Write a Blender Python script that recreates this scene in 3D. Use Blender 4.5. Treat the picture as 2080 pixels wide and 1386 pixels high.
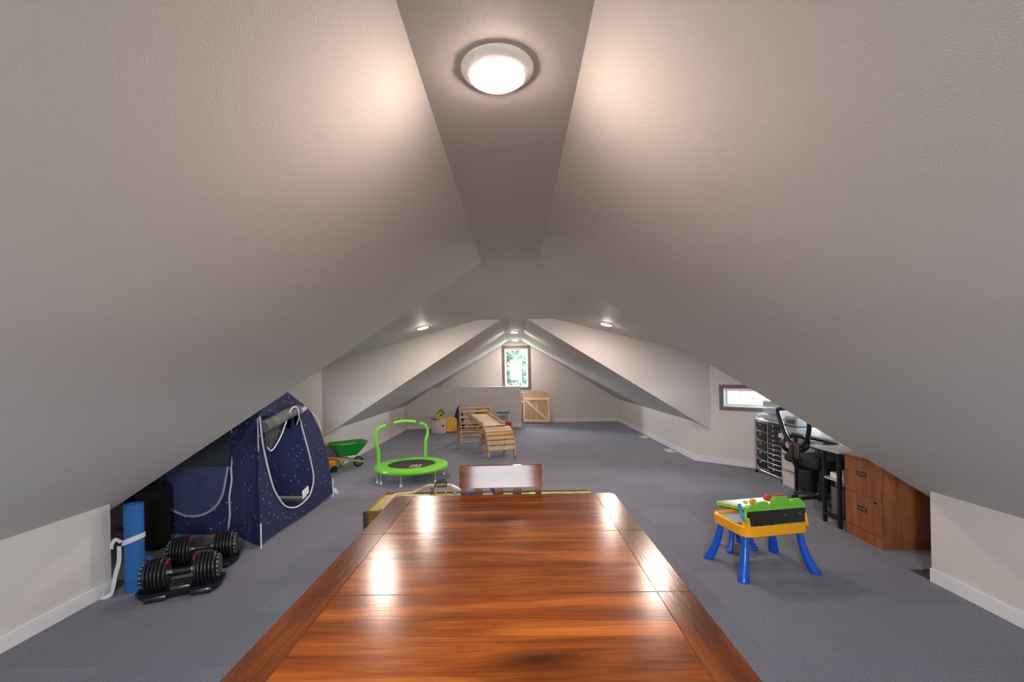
import bpy, bmesh, math, random
from math import sin, cos, pi, radians, sqrt, atan2
from mathutils import Vector, Matrix, noise
from mathutils.geometry import tessellate_polygon

random.seed(7)
for o in list(bpy.data.objects):
    bpy.data.objects.remove(o)
S = bpy.context.scene
C = S.collection

# ------------------------------------------------------------------ camera
F, TH, PX, PY, RO, CH = 915.0, -0.0139, 1036.06, 750.39, -0.0197, 1.4   # photo 2080 x 1386
cam = bpy.data.cameras.new('camera')
cam.sensor_width = 36.0
cam.lens = F / 2080 * 36
cam.shift_x = (1040 - PX) / 2080
cam.shift_y = (PY - 693) / 2080
cam.clip_start = 0.02
camo = bpy.data.objects.new('camera', cam)
C.objects.link(camo)
camo.matrix_world = (Matrix.Translation((0, 0, CH)) @ Matrix.Rotation(-TH, 4, 'Z')
                     @ Matrix.Rotation(pi / 2, 4, 'X') @ Matrix.Rotation(RO, 4, 'Z'))
S.camera = camo

# ------------------------------------------------------------------ world, exposure
LAMP = 165.0          # radiance of the lamp lenses
SKY = 27.0
w = bpy.data.worlds.new('sky')
S.world = w
w.use_nodes = True
bg = w.node_tree.nodes['Background']
bg.inputs[0].default_value = (0.86, 0.93, 1.0, 1)
bg.inputs[1].default_value = SKY
vs = S.view_settings
vs.view_transform = 'Standard'
vs.look = 'None'
vs.gamma = 1
vs.use_curve_mapping = False
vs.exposure = 1.3
S.cycles.use_denoising = True
S.cycles.max_bounces = 10
S.cycles.diffuse_bounces = 7
S.cycles.sample_clamp_indirect = 6.0


# ------------------------------------------------------------------ photo pixel -> point
def ray(u, v):
    a, b = u - PX, v - PY
    a, b = a * cos(RO) + b * sin(RO), -a * sin(RO) + b * cos(RO)
    x = a / F
    return Vector((x * cos(TH) + sin(TH), cos(TH) - x * sin(TH), -b / F))


def pZ(u, v, z=0.0):
    r = ray(u, v)
    return r * ((z - CH) / r.z) + Vector((0, 0, CH))


def pX(u, v, x):
    r = ray(u, v)
    return r * (x / r.x) + Vector((0, 0, CH))


def pY(u, v, d):
    r = ray(u, v)
    return r * (d / r.y) + Vector((0, 0, CH))


# ------------------------------------------------------------------ materials
MATS = {}


def mat(name, col, rough=0.5, metal=0.0, var=0.0, vscale=8.0, bump=0.0, bscale=60.0, trans=0.0,
        emit=None, estr=0.0, coat=0.0, spec=0.5, alpha=1.0, fabric=0.0):
    if name in MATS:
        return MATS[name]
    m = bpy.data.materials.new(name)
    m.use_nodes = True
    nt = m.node_tree
    b = nt.nodes['Principled BSDF']
    b.inputs['Base Color'].default_value = (*col, 1)
    b.inputs['Roughness'].default_value = rough
    b.inputs['Metallic'].default_value = metal
    b.inputs['Specular IOR Level'].default_value = spec
    b.inputs['Coat Weight'].default_value = coat
    b.inputs['Alpha'].default_value = alpha
    if trans:
        b.inputs['Transmission Weight'].default_value = trans
    if emit:
        b.inputs['Emission Color'].default_value = (*emit, 1)
        b.inputs['Emission Strength'].default_value = estr
    tc = nt.nodes.new('ShaderNodeTexCoord')
    n = nt.nodes.new('ShaderNodeTexNoise')
    n.inputs['Scale'].default_value = vscale
    n.inputs['Detail'].default_value = 4
    nt.links.new(tc.outputs['Object'], n.inputs['Vector'])
    if var:
        r = nt.nodes.new('ShaderNodeValToRGB')
        r.color_ramp.elements[0].position = 0.3
        r.color_ramp.elements[1].position = 0.7
        r.color_ramp.elements[0].color = (*[c * (1 - var) for c in col], 1)
        r.color_ramp.elements[1].color = (*[min(1, c * (1 + var)) for c in col], 1)
        nt.links.new(n.outputs['Fac'], r.inputs['Fac'])
        nt.links.new(r.outputs['Color'], b.inputs['Base Color'])
    if bump:
        n2 = nt.nodes.new('ShaderNodeTexNoise')
        n2.inputs['Scale'].default_value = bscale
        n2.inputs['Detail'].default_value = 3
        nt.links.new(tc.outputs['Object'], n2.inputs['Vector'])
        bp = nt.nodes.new('ShaderNodeBump')
        bp.inputs['Strength'].default_value = bump
        bp.inputs['Distance'].default_value = 0.01
        nt.links.new(n2.outputs['Fac'], bp.inputs['Height'])
        nt.links.new(bp.outputs['Normal'], b.inputs['Normal'])
    if fabric:
        tr = nt.nodes.new('ShaderNodeBsdfTranslucent')
        tr.inputs['Color'].default_value = (*col, 1)
        mx = nt.nodes.new('ShaderNodeMixShader')
        mx.inputs[0].default_value = fabric
        out = nt.nodes['Material Output']
        nt.links.new(b.outputs[0], mx.inputs[1])
        nt.links.new(tr.outputs[0], mx.inputs[2])
        nt.links.new(mx.outputs[0], out.inputs[0])
    MATS[name] = m
    return m


def wood(name, dark, mid, light, axis='X', rough=0.4, coat=0.0, scale=1.0, knots=0.0, bump=0.05, spec=0.4):
    if name in MATS:
        return MATS[name]
    m = bpy.data.materials.new(name)
    m.use_nodes = True
    nt = m.node_tree
    L = nt.links.new
    b = nt.nodes['Principled BSDF']
    b.inputs['Roughness'].default_value = rough
    b.inputs['Coat Weight'].default_value = coat
    b.inputs['Coat Roughness'].default_value = 0.22
    b.inputs['Specular IOR Level'].default_value = spec
    tc = nt.nodes.new('ShaderNodeTexCoord')
    mp = nt.nodes.new('ShaderNodeMapping')
    s = {'X': (1.1, 9, 9), 'Y': (9, 1.1, 9), 'Z': (9, 9, 1.1)}[axis]
    mp.inputs['Scale'].default_value = [q * scale for q in s]
    L(tc.outputs['Object'], mp.inputs['Vector'])
    n = nt.nodes.new('ShaderNodeTexNoise')
    n.inputs['Scale'].default_value = 1.3
    n.inputs['Detail'].default_value = 7
    n.inputs['Roughness'].default_value = 0.62
    n.inputs['Distortion'].default_value = 0.5
    L(mp.outputs[0], n.inputs['Vector'])
    r = nt.nodes.new('ShaderNodeValToRGB')
    e = r.color_ramp.elements
    e[0].position = 0.28
    e[0].color = (*dark, 1)
    e[1].position = 0.72
    e[1].color = (*light, 1)
    k = e.new(0.5)
    k.color = (*mid, 1)
    L(n.outputs['Fac'], r.inputs['Fac'])
    # fine streaks
    mp2 = nt.nodes.new('ShaderNodeMapping')
    mp2.inputs['Scale'].default_value = [q * scale * (9 if q > 2 else 2.5) for q in s]
    L(tc.outputs['Object'], mp2.inputs['Vector'])
    n2 = nt.nodes.new('ShaderNodeTexNoise')
    n2.inputs['Scale'].default_value = 2.0
    n2.inputs['Detail'].default_value = 4
    L(mp2.outputs[0], n2.inputs['Vector'])
    mr = nt.nodes.new('ShaderNodeMapRange')
    mr.inputs['From Min'].default_value = 0.3
    mr.inputs['From Max'].default_value = 0.7
    mr.inputs['To Min'].default_value = 0.72
    mr.inputs['To Max'].default_value = 1.12
    L(n2.outputs['Fac'], mr.inputs['Value'])
    mx = nt.nodes.new('ShaderNodeMix')
    mx.data_type = 'RGBA'
    mx.blend_type = 'MULTIPLY'
    mx.inputs['Factor'].default_value = 1.0
    L(r.outputs['Color'], mx.inputs['A'])
    L(mr.outputs['Result'], mx.inputs['B'])
    last = mx.outputs['Result']
    if knots:
        mp3 = nt.nodes.new('ShaderNodeMapping')
        mp3.inputs['Scale'].default_value = [q * 0.42 * knots for q in {'X': (3, 8, 8), 'Y': (8, 3, 8), 'Z': (8, 8, 3)}[axis]]
        L(tc.outputs['Object'], mp3.inputs['Vector'])
        vo = nt.nodes.new('ShaderNodeTexVoronoi')
        vo.inputs['Scale'].default_value = 1.0
        L(mp3.outputs[0], vo.inputs['Vector'])
        kr = nt.nodes.new('ShaderNodeMapRange')
        kr.inputs['From Min'].default_value = 0.04
        kr.inputs['From Max'].default_value = 0.2
        kr.inputs['To Min'].default_value = 0.3
        kr.inputs['To Max'].default_value = 1.0
        L(vo.outputs['Distance'], kr.inputs['Value'])
        mk = nt.nodes.new('ShaderNodeMix')
        mk.data_type = 'RGBA'
        mk.blend_type = 'MULTIPLY'
        mk.inputs['Factor'].default_value = 1.0
        L(last, mk.inputs['A'])
        L(kr.outputs['Result'], mk.inputs['B'])
        last = mk.outputs['Result']
    L(last, b.inputs['Base Color'])
    bp = nt.nodes.new('ShaderNodeBump')
    bp.inputs['Strength'].default_value = bump
    bp.inputs['Distance'].default_value = 0.004
    L(n2.outputs['Fac'], bp.inputs['Height'])
    L(bp.outputs['Normal'], b.inputs['Normal'])
    MATS[name] = m
    return m


def star_fabric(name, col, star, trans):
    m = bpy.data.materials.new(name)
    m.use_nodes = True
    nt = m.node_tree
    L = nt.links.new
    b = nt.nodes['Principled BSDF']
    b.inputs['Roughness'].default_value = 0.75
    tc = nt.nodes.new('ShaderNodeTexCoord')
    vo = nt.nodes.new('ShaderNodeTexVoronoi')
    vo.inputs['Scale'].default_value = 17.0
    vo.inputs['Randomness'].default_value = 0.55
    rt = nt.nodes.new('ShaderNodeMapping')
    rt.inputs['Rotation'].default_value = (0.62, 0.43, 0.71)
    L(tc.outputs['Object'], rt.inputs['Vector'])
    L(rt.outputs[0], vo.inputs['Vector'])
    mr = nt.nodes.new('ShaderNodeMapRange')
    mr.inputs['From Min'].default_value = 0.12
    mr.inputs['From Max'].default_value = 0.17
    mr.inputs['To Min'].default_value = 1.0
    mr.inputs['To Max'].default_value = 0.0
    L(vo.outputs['Distance'], mr.inputs['Value'])
    n = nt.nodes.new('ShaderNodeTexNoise')
    n.inputs['Scale'].default_value = 5
    L(tc.outputs['Object'], n.inputs['Vector'])
    mx = nt.nodes.new('ShaderNodeMix')
    mx.data_type = 'RGBA'
    mx.inputs['A'].default_value = (*col, 1)
    mx.inputs['B'].default_value = (*star, 1)
    L(mr.outputs['Result'], mx.inputs['Factor'])
    L(mx.outputs['Result'], b.inputs['Base Color'])
    bp = nt.nodes.new('ShaderNodeBump')
    bp.inputs['Strength'].default_value = 0.5
    bp.inputs['Distance'].default_value = 0.05
    L(n.outputs['Fac'], bp.inputs['Height'])
    L(bp.outputs['Normal'], b.inputs['Normal'])
    tr = nt.nodes.new('ShaderNodeBsdfTranslucent')
    L(mx.outputs['Result'], tr.inputs['Color'])
    ms = nt.nodes.new('ShaderNodeMixShader')
    ms.inputs[0].default_value = trans
    L(b.outputs[0], ms.inputs[1])
    L(tr.outputs[0], ms.inputs[2])
    L(ms.outputs[0], nt.nodes['Material Output'].inputs[0])
    MATS[name] = m
    return m


def carpet(name, col, ang):
    m = bpy.data.materials.new(name)
    m.use_nodes = True
    nt = m.node_tree
    L = nt.links.new
    b = nt.nodes['Principled BSDF']
    b.inputs['Roughness'].default_value = 0.95
    b.inputs['Specular IOR Level'].default_value = 0.12
    b.inputs['Sheen Weight'].default_value = 0.25
    tc = nt.nodes.new('ShaderNodeTexCoord')
    mp = nt.nodes.new('ShaderNodeMapping')
    mp.inputs['Rotation'].default_value = (0, 0, ang)
    mp.inputs['Scale'].default_value = (260, 150, 200)
    L(tc.outputs['Object'], mp.inputs['Vector'])
    n = nt.nodes.new('ShaderNodeTexNoise')
    n.inputs['Scale'].default_value = 1.0
    n.inputs['Detail'].default_value = 3
    L(mp.outputs[0], n.inputs['Vector'])
    r = nt.nodes.new('ShaderNodeValToRGB')
    r.color_ramp.elements[0].position = 0.33
    r.color_ramp.elements[1].position = 0.68
    r.color_ramp.elements[0].color = (*[c * 0.45 for c in col], 1)
    r.color_ramp.elements[1].color = (*[c * 1.6 for c in col], 1)
    L(n.outputs['Fac'], r.inputs['Fac'])
    L(r.outputs['Color'], b.inputs['Base Color'])
    bp = nt.nodes.new('ShaderNodeBump')
    bp.inputs['Strength'].default_value = 0.4
    bp.inputs['Distance'].default_value = 0.004
    L(n.outputs['Fac'], bp.inputs['Height'])
    L(bp.outputs['Normal'], b.inputs['Normal'])
    MATS[name] = m
    return m


def glass_mat():
    m = bpy.data.materials.new('window_glass')
    m.use_nodes = True
    nt = m.node_tree
    nt.nodes.remove(nt.nodes['Principled BSDF'])
    t = nt.nodes.new('ShaderNodeBsdfTransparent')
    g = nt.nodes.new('ShaderNodeBsdfGlossy')
    g.inputs['Roughness'].default_value = 0.02
    fr = nt.nodes.new('ShaderNodeFresnel')
    fr.inputs['IOR'].default_value = 1.3
    mx = nt.nodes.new('ShaderNodeMixShader')
    nt.links.new(fr.outputs[0], mx.inputs[0])
    nt.links.new(t.outputs[0], mx.inputs[1])
    nt.links.new(g.outputs[0], mx.inputs[2])
    nt.links.new(mx.outputs[0], nt.nodes['Material Output'].inputs[0])
    return m


GLASS = glass_mat()
PAINT = mat('wall_paint', (0.645, 0.605, 0.572), 0.6, var=0.015, vscale=1.5, bump=0.13, bscale=300)
TRIMW = mat('white_trim_paint', (0.76, 0.75, 0.76), 0.35)
CASING = wood('grey_brown_casing', (0.13, 0.105, 0.092), (0.17, 0.14, 0.125), (0.20, 0.165, 0.15), 'Z', 0.5)
VINYL = mat('white_vinyl', (0.85, 0.86, 0.87), 0.35)
CHROME = mat('chrome', (0.75, 0.76, 0.78), 0.15, 1.0)
STEEL = mat('galvanised_steel', (0.55, 0.58, 0.62), 0.35, 0.8)
BLACKP = mat('black_plastic', (0.012, 0.012, 0.014), 0.42)
BLACKM = mat('black_metal', (0.014, 0.014, 0.016), 0.4, 0.3)


# ------------------------------------------------------------------ mesh builder
class MB:
    def __init__(s):
        s.bm = bmesh.new()

    def box(s, c, d, rot=None, bev=0.0, seg=2):
        r = bmesh.ops.create_cube(s.bm, size=1.0)
        M = Matrix.Translation(c) @ (rot.to_4x4() if rot else Matrix()) @ Matrix.Diagonal((*d, 1))
        bmesh.ops.transform(s.bm, matrix=M, verts=r['verts'])
        if bev:
            es = list({e for v in r['verts'] for e in v.link_edges})
            bmesh.ops.bevel(s.bm, geom=es, offset=bev, segments=seg, affect='EDGES', profile=0.5)
        return s

    def b2(s, lo, hi, bev=0.0, seg=2):
        return s.box([(a + b) / 2 for a, b in zip(lo, hi)], [b - a for a, b in zip(lo, hi)], None, bev, seg)

    def cyl(s, p, q, r, r2=None, n=16, caps=True):
        p, q = Vector(p), Vector(q)
        r2 = r if r2 is None else r2
        d = q - p
        M = Matrix.Translation((p + q) / 2) @ d.to_track_quat('Z', 'Y').to_matrix().to_4x4()
        bmesh.ops.create_cone(s.bm, cap_ends=caps, cap_tris=False, segments=n, radius1=r, radius2=r2,
                              depth=d.length, matrix=M)
        return s

    def sph(s, c, r, n=12, sc=(1, 1, 1)):
        M = Matrix.Translation(c) @ Matrix.Diagonal((*sc, 1))
        bmesh.ops.create_uvsphere(s.bm, u_segments=n, v_segments=max(6, n * 2 // 3), radius=r, matrix=M)
        return s

    def sweep(s, pts, prof, closed=False, up=None):
        """profile [(a, b)] (or a function of i) swept along pts; a along side, b along up"""
        pts = [Vector(p) for p in pts]
        n = len(pts)
        rings = []
        ref = Vector(up) if up else None
        prev = None
        for i, p in enumerate(pts):
            if closed:
                t = pts[(i + 1) % n] - pts[i - 1]
            else:
                t = pts[min(i + 1, n - 1)] - pts[max(i - 1, 0)]
            t.normalize()
            if ref is not None:
                side = t.cross(ref)
                if side.length < 1e-4:
                    side = prev.copy() if prev else t.orthogonal()
                side.normalize()
            else:
                if prev is None:
                    side = t.orthogonal().normalized()
                else:
                    side = prev - t * prev.dot(t)
                    side.normalize()
            prev = side
            u = side.cross(t)
            pr = prof(i) if callable(prof) else prof
            rings.append([s.bm.verts.new(p + side * a + u * b) for a, b in pr])
        m = len(rings[0])
        for i in range(n if closed else n - 1):
            A, B = rings[i], rings[(i + 1) % n]
            for j in range(m):
                s.bm.faces.new((A[j], A[(j + 1) % m], B[(j + 1) % m], B[j]))
        if not closed:
            s.bm.faces.new(rings[0][::-1])
            s.bm.faces.new(rings[-1])
        return s

    def tube(s, pts, r, n=10, closed=False):
        f = (lambda i: [((r[i]) * cos(2 * pi * k / n), r[i] * sin(2 * pi * k / n)) for k in range(n)]) if isinstance(r, (list, tuple)) \
            else [(r * cos(2 * pi * k / n), r * sin(2 * pi * k / n)) for k in range(n)]
        return s.sweep(pts, f, closed)

    def lathe(s, prof, c=(0, 0, 0), n=32, rot=None):
        M = Matrix.Translation(c) @ (rot.to_4x4() if rot else Matrix())
        rings = []
        for r, z in prof:
            if r < 1e-6:
                rings.append([s.bm.verts.new(M @ Vector((0, 0, z)))])
            else:
                rings.append([s.bm.verts.new(M @ Vector((r * cos(2 * pi * k / n), r * sin(2 * pi * k / n), z))) for k in range(n)])
        for A, B in zip(rings, rings[1:]):
            for k in range(n):
                a = [A[k % len(A)], A[(k + 1) % len(A)], B[(k + 1) % len(B)], B[k % len(B)]]
                f = []
                for v in a:
                    if v not in f:
                        f.append(v)
                if len(f) > 2:
                    s.bm.faces.new(f)
        return s

    def prism(s, poly, ext):
        """poly: 3D points (planar), extruded by vector ext"""
        ext = Vector(ext)
        a = [s.bm.verts.new(Vector(p)) for p in poly]
        b = [s.bm.verts.new(Vector(p) + ext) for p in poly]
        s.bm.faces.new(a[::-1])
        s.bm.faces.new(b)
        n = len(a)
        for i in range(n):
            s.bm.faces.new((a[i], a[(i + 1) % n], b[(i + 1) % n], b[i]))
        return s

    def quad(s, *ps):
        s.bm.faces.new([s.bm.verts.new(Vector(p)) for p in ps])
        return s

    def holed(s, outline, holes, ext):
        """flat polygon with holes (3D points), extruded"""
        ext = Vector(ext)
        loops = [[Vector(p) for p in outline]] + [[Vector(p) for p in h] for h in holes]
        flat = [p for l in loops for p in l]
        tris = tessellate_polygon(loops)
        A = [s.bm.verts.new(p) for p in flat]
        B = [s.bm.verts.new(p + ext) for p in flat]
        for t in tris:
            try:
                s.bm.faces.new([A[i] for i in t])
                s.bm.faces.new([B[i] for i in reversed(t)])
            except ValueError:
                pass
        k = 0
        for l in loops:
            n = len(l)
            for i in range(n):
                s.bm.faces.new((A[k + i], A[k + (i + 1) % n], B[k + (i + 1) % n], B[k + i]))
            k += n
        return s

    def obj(s, name, m, parent=None, smooth=38, off=None):
        bmesh.ops.recalc_face_normals(s.bm, faces=s.bm.faces)
        if off is not None:
            bmesh.ops.translate(s.bm, verts=s.bm.verts, vec=-Vector(off))
        me = bpy.data.meshes.new(name)
        s.bm.to_mesh(me)
        s.bm.free()
        if smooth:
            for p in me.polygons:
                p.use_smooth = True
            me.set_sharp_from_angle(angle=radians(smooth))
        me.materials.append(m)
        o = bpy.data.objects.new(name, me)
        C.objects.link(o)
        if parent:
            o.parent = parent
        return o


def tag(o, label, cat, group=None):
    o['label'] = label
    o['category'] = cat
    if group:
        o['group'] = group
    return o


def thing(name, label, cat, loc=(0, 0, 0), rz=0.0, group=None):
    e = bpy.data.objects.new(name, None)
    e.empty_display_size = 0.1
    C.objects.link(e)
    e.location = loc
    e.rotation_euler = (0, 0, rz)
    return tag(e, label, cat, group)


def struct(name, mb, m, parent=None, smooth=0):
    o = mb.obj(name, m, parent, smooth)
    if not parent:
        o['kind'] = 'structure'
    return o


def copy_tree(o, parent=None):
    c = o.copy()
    C.objects.link(c)
    c.parent = parent
    for ch in [x for x in bpy.data.objects if x.parent == o and x != c]:
        copy_tree(ch, c)
    return c


def rotz(a):
    return Matrix.Rotation(a, 3, 'Z')


def bez(pts, n=8):
    """Catmull-Rom through pts"""
    P = [Vector(p) for p in pts]
    P = [P[0] * 2 - P[1]] + P + [P[-1] * 2 - P[-2]]
    out = []
    for i in range(1, len(P) - 2):
        a, b, c, d = P[i - 1:i + 3]
        for k in range(n):
            t = k / n
            out.append(0.5 * ((2 * b) + (c - a) * t + (2 * a - 5 * b + 4 * c - d) * t * t + (3 * b - a - 3 * c + d) * t ** 3))
    out.append(P[-2])
    return out


# ================================================================== ROOM
XL, XR, XC, HW = -2.664, 2.612, -0.026, 0.195
H, ZC, D1, DK1, D2, DK2, D3, D0 = 2.124, 0.573, 3.04, 2.898, 6.524, 6.70, 11.75, -1.1
PIT = (H - ZC) / (XR - XC - HW)
FL, FR = XC - HW, XC + HW                 # flat strip edges
TF = 0.53                                 # half width of the flat over the crossing
DP = 0.262                                # dormer ceiling pitch
XO = 3.75                                 # outer dormer walls
XE = 2.84                                 # where slopes run out behind the knee walls


def slope_z(x):
    return H - PIT * max(0, abs(x - XC) - HW)


def dorm_z(x):
    return H - DP * max(0, abs(x) - TF)


def clip(poly, ax, val, keep_less):
    out = []
    n = len(poly)
    for i in range(n):
        a, b = poly[i], poly[(i + 1) % n]
        ia = a[ax] <= val if keep_less else a[ax] >= val
        ib = b[ax] <= val if keep_less else b[ax] >= val
        if ia:
            out.append(a)
        if ia != ib:
            t = (val - a[ax]) / (b[ax] - a[ax])
            out.append((a[0] + t * (b[0] - a[0]), a[1] + t * (b[1] - a[1])))
    return out


def wall_hole(mb, poly, hole, fn, ext):
    """convex outline poly [(s,z)], rectangular hole (s0,z0,s1,z1), fn(s,z)->3D"""
    s0, z0, s1, z1 = hole
    mid = clip(clip(poly, 0, s0, False), 0, s1, True)
    for p in (clip(poly, 0, s0, True), clip(poly, 0, s1, False), clip(mid, 1, z0, True), clip(mid, 1, z1, False)):
        if len(p) > 2:
            mb.prism([fn(*q) for q in p], ext)


# floor slab and carpet tiles -------------------------------------------------
floor_poly = [(XL, D0), (XR, D0), (XR, DK1 - .02), (XO, DK1 - .02 + XO - XR), (XO, DK2 - (XO - XR)), (XR, DK2), (XR, D3), (XL, D3),
              (XL, DK2), (-XO, DK2 - (XO + XL)), (-XO, DK1 - .02 + XO + XL), (XL, DK1 - .02)]
floor = struct('floor', MB().prism([(x, y, -0.006) for x, y in floor_poly], (0, 0, -0.12)),
               mat('subfloor', (0.05, 0.05, 0.055), 0.9))
CAR = [carpet('carpet_a', (0.128, 0.134, 0.180), 0.0), carpet('carpet_b', (0.117, 0.122, 0.165), pi / 2),
       carpet('carpet_c', (0.134, 0.140, 0.187), 0.6)]


def half_clip(poly, nx, ny, c):
    """keep nx*x+ny*y<=c"""
    out = []
    for i in range(len(poly)):
        a, b = poly[i], poly[(i + 1) % len(poly)]
        fa, fb = nx * a[0] + ny * a[1] - c, nx * b[0] + ny * b[1] - c
        if fa <= 0:
            out.append(a)
        if (fa <= 0) != (fb <= 0):
            t = fa / (fa - fb)
            out.append((a[0] + t * (b[0] - a[0]), a[1] + t * (b[1] - a[1])))
    return out


TS = 0.457
tiles = []
y0 = 5.81 - 17 * TS
for j in range(0, 32):
    ya, yb = y0 + j * TS, y0 + (j + 1) * TS
    for i in range(-10, 10):
        xa, xb = 0.72 + i * TS, 0.72 + (i + 1) * TS
        g = 0.0006
        p = [(xa + g, ya + g), (xb - g, ya + g), (xb - g, yb - g), (xa + g, yb - g)]
        bay = DK1 - .02 < (ya + yb) / 2 < DK2
        xl, xr = (-XO, XO) if bay else (XL, XR)
        p = half_clip(half_clip(p, 1, 0, xr), -1, 0, -xl)
        p = half_clip(half_clip(p, 0, -1, -D0), 0, 1, D3)
        if bay and p:
            p = half_clip(half_clip(p, 1, 1, XR + DK2), -1, 1, -XL + DK2)
            p = half_clip(half_clip(p, 1, -1, XR - DK1 + .02), -1, -1, -XL - DK1 + .02)
        if len(p) < 3:
            continue
        ar = abs(sum(p[k][0] * p[(k + 1) % len(p)][1] - p[(k + 1) % len(p)][0] * p[k][1] for k in range(len(p)))) / 2
        if ar < 0.004:
            continue
        # visible size estimate: hidden by camera position / under the dining table / by the ceiling slopes
        cy, cx = (ya + yb) / 2, (xa + xb) / 2
        vis = cy > 1.3 and abs(cx / max(cy, .1)) < 1.2
        if vis and -0.7 < cx < 0.55 and cy < 3.4:
            vis = False
        tiles.append((ar / max(cy, 0.3) ** 3 if vis else -cy, p, (i * 7 + j * 13 + (i * j) % 5) % 3))
tiles.sort(key=lambda t: -t[0])
rest = MB()
for k, (_, p, c) in enumerate(tiles):
    if k < 300:
        cx = sum(q[0] for q in p) / len(p)
        cy = sum(q[1] for q in p) / len(p)
        o = MB().prism([(x - cx, y - cy, -0.0055) for x, y in p], (0, 0, 0.0055)).obj('carpet_tile', CAR[c], floor, 0)
        o.location = (cx, cy, 0)
    else:
        rest.prism([(x, y, -0.0055) for x, y in p], (0, 0, 0.0055))
ro = rest.obj('carpet_tiling', CAR[0], floor, 0)
ro['kind'] = 'stuff'

# ceiling ---------------------------------------------------------------------
T = 0.10
mb = MB()
mb.b2((FL, D0 - .1, H), (FR, D1, H + T))
mb.b2((FL, D2, H), (FR, D3 + .1, H + T))
mb.b2((-TF, D1, H), (TF, D2, H + T))
ceil = struct('ceiling', mb, PAINT)


def slope_panel(xa, xb, ya, yb):
    mb = MB()
    mb.prism([(xa, ya, slope_z(xa)), (xb, ya, slope_z(xb)), (xb, ya, slope_z(xb) + T * 1.2), (xa, ya, slope_z(xa) + T * 1.2)], (0, yb - ya, 0))
    return mb.obj('sloped_ceiling', PAINT, ceil, 0)


for ya, yb in ((D0 - .1, D1), (D2, D3 + .1)):
    slope_panel(FR, XE, ya, yb)
    slope_panel(-XE - .06, FL, ya, yb)
for s in (1, -1):
    xr = XR if s > 0 else -XL
    pl = [(TF, D1), (xr + .16, D1), (XO + .05, DK1 - .02 + XO - xr + .05), (XO + .05, DK2 - (XO - xr) - .05), (xr + .17, D2), (TF, D2)]
    a = [(s * x, y, dorm_z(x)) for x, y in pl]
    MB().prism(a, (0, 0, T)).obj('dormer_ceiling', PAINT, ceil, 0)

# walls above the slope edges, facing the crossing (planes D1 and D2)
for s in (1, -1):
    xr = XR if s > 0 else -XL
    xi = FR if s > 0 else -FL
    xe = xr + .185
    for y, ext, nm in ((D1, -.09, 'near'), (D2, .09, 'far')):
        pl = [(xi + .12 / PIT, H), (TF, H + .02), (xe, dorm_z(xe) + .02), (xe, slope_z(s * xe) + .12)]
        struct('wall_gable_%s_%s' % (nm, 'right' if s > 0 else 'left'),
               MB().prism([(s * x, y, z) for x, z in pl], (0, ext, 0)), PAINT)

# knee walls
for s, x in ((1, XR), (-1, XL)):
    side = 'right' if s > 0 else 'left'
    for nm, ya, yb in (('near', D0 - .1, DK1), ('far', DK2, D3 + .1)):
        struct('wall_%s_%s' % (side, nm), MB().b2((min(x, x + s * .12), ya, -.1), (max(x, x + s * .12), yb, ZC + .02)), PAINT)
        struct('baseboard_%s_%s' % (side, nm), MB().b2((min(x, x - s * .014), ya + .1 if nm == 'near' else ya, 0),
                                                     (max(x, x - s * .014), yb - (.1 if nm == 'far' else 0), .088), .003, 1), TRIMW)

# diagonal walls of the bays and their outer walls
WIN3 = None
W4 = (4.30, 0.79, 5.25, 1.09)             # holes in the outer walls of both bays
for s in (1, -1):
    xr = XR if s > 0 else -XL
    side = 'right' if s > 0 else 'left'
    n = XO - xr
    a, b = Vector((s * xr, DK2, 0)), Vector((s * XO, DK2 - n, 0))
    t = (b - a).normalized()
    nrm = Vector((s * 1, 1, 0)).normalized()
    L = (b - a).length
    out = [(-0.02, -.1), (L + .1, -.1), (L + .1, 1.75), (-.02, 1.75)]
    mb = MB()
    fn = lambda q, z, a=a, t=t: a + t * q + Vector((0, 0, z))
    if s > 0:
        hole = (0.425, 0.815, 1.33, 1.075)
        wall_hole(mb, out, hole, fn, nrm * .12)
        WIN3 = (a, t, nrm, hole)
    else:
        mb.prism([fn(*q) for q in out], nrm * .12)
    struct('wall_bay_%s_far' % side, mb, PAINT)
    mb = MB()
    base = [fn(0, 0), fn(L, 0), fn(L, .088), fn(0, .088)]
    struct('baseboard_bay_%s_far' % side, mb.prism(base, -nrm * .014), TRIMW)
    # near diagonal
    a2, b2 = Vector((s * xr, DK1 - .02, 0)), Vector((s * XO, DK1 - .02 + n, 0))
    t2 = (b2 - a2).normalized()
    nr2 = Vector((s * 1, -1, 0)).normalized()
    fn2 = lambda q, z, a=a2, t=t2: a + t * q + Vector((0, 0, z))
    struct('wall_bay_%s_near' % side, MB().prism([fn2(0.0, -.1), fn2(L + .1, -.1), fn2(L + .1, 1.75), fn2(0.0, 1.75)], nr2 * .12), PAINT)
    struct('baseboard_bay_%s_near' % side, MB().prism([fn2(0, 0), fn2(L, 0), fn2(L, .088), fn2(0, .088)], -nr2 * .014), TRIMW)
    mb = MB()
    o4 = [(b2.y - .1, -.1), (b.y + .1, -.1), (b.y + .1, 1.6), (b2.y - .1, 1.6)]
    if s > 0:
        wall_hole(mb, o4, W4, lambda q, z: Vector((XO, q, z)), (.12, 0, 0))
    else:
        wall_hole(mb, o4, W4, lambda q, z: Vector((-XO, q, z)), (-.12, 0, 0))
    struct('wall_bay_%s' % side, mb, PAINT)
    struct('baseboard_bay_%s' % side, MB().b2((min(s * XO, s * (XO - .014)), b2.y, 0), (max(s * XO, s * (XO - .014)), b.y, .088)), TRIMW)

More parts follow.
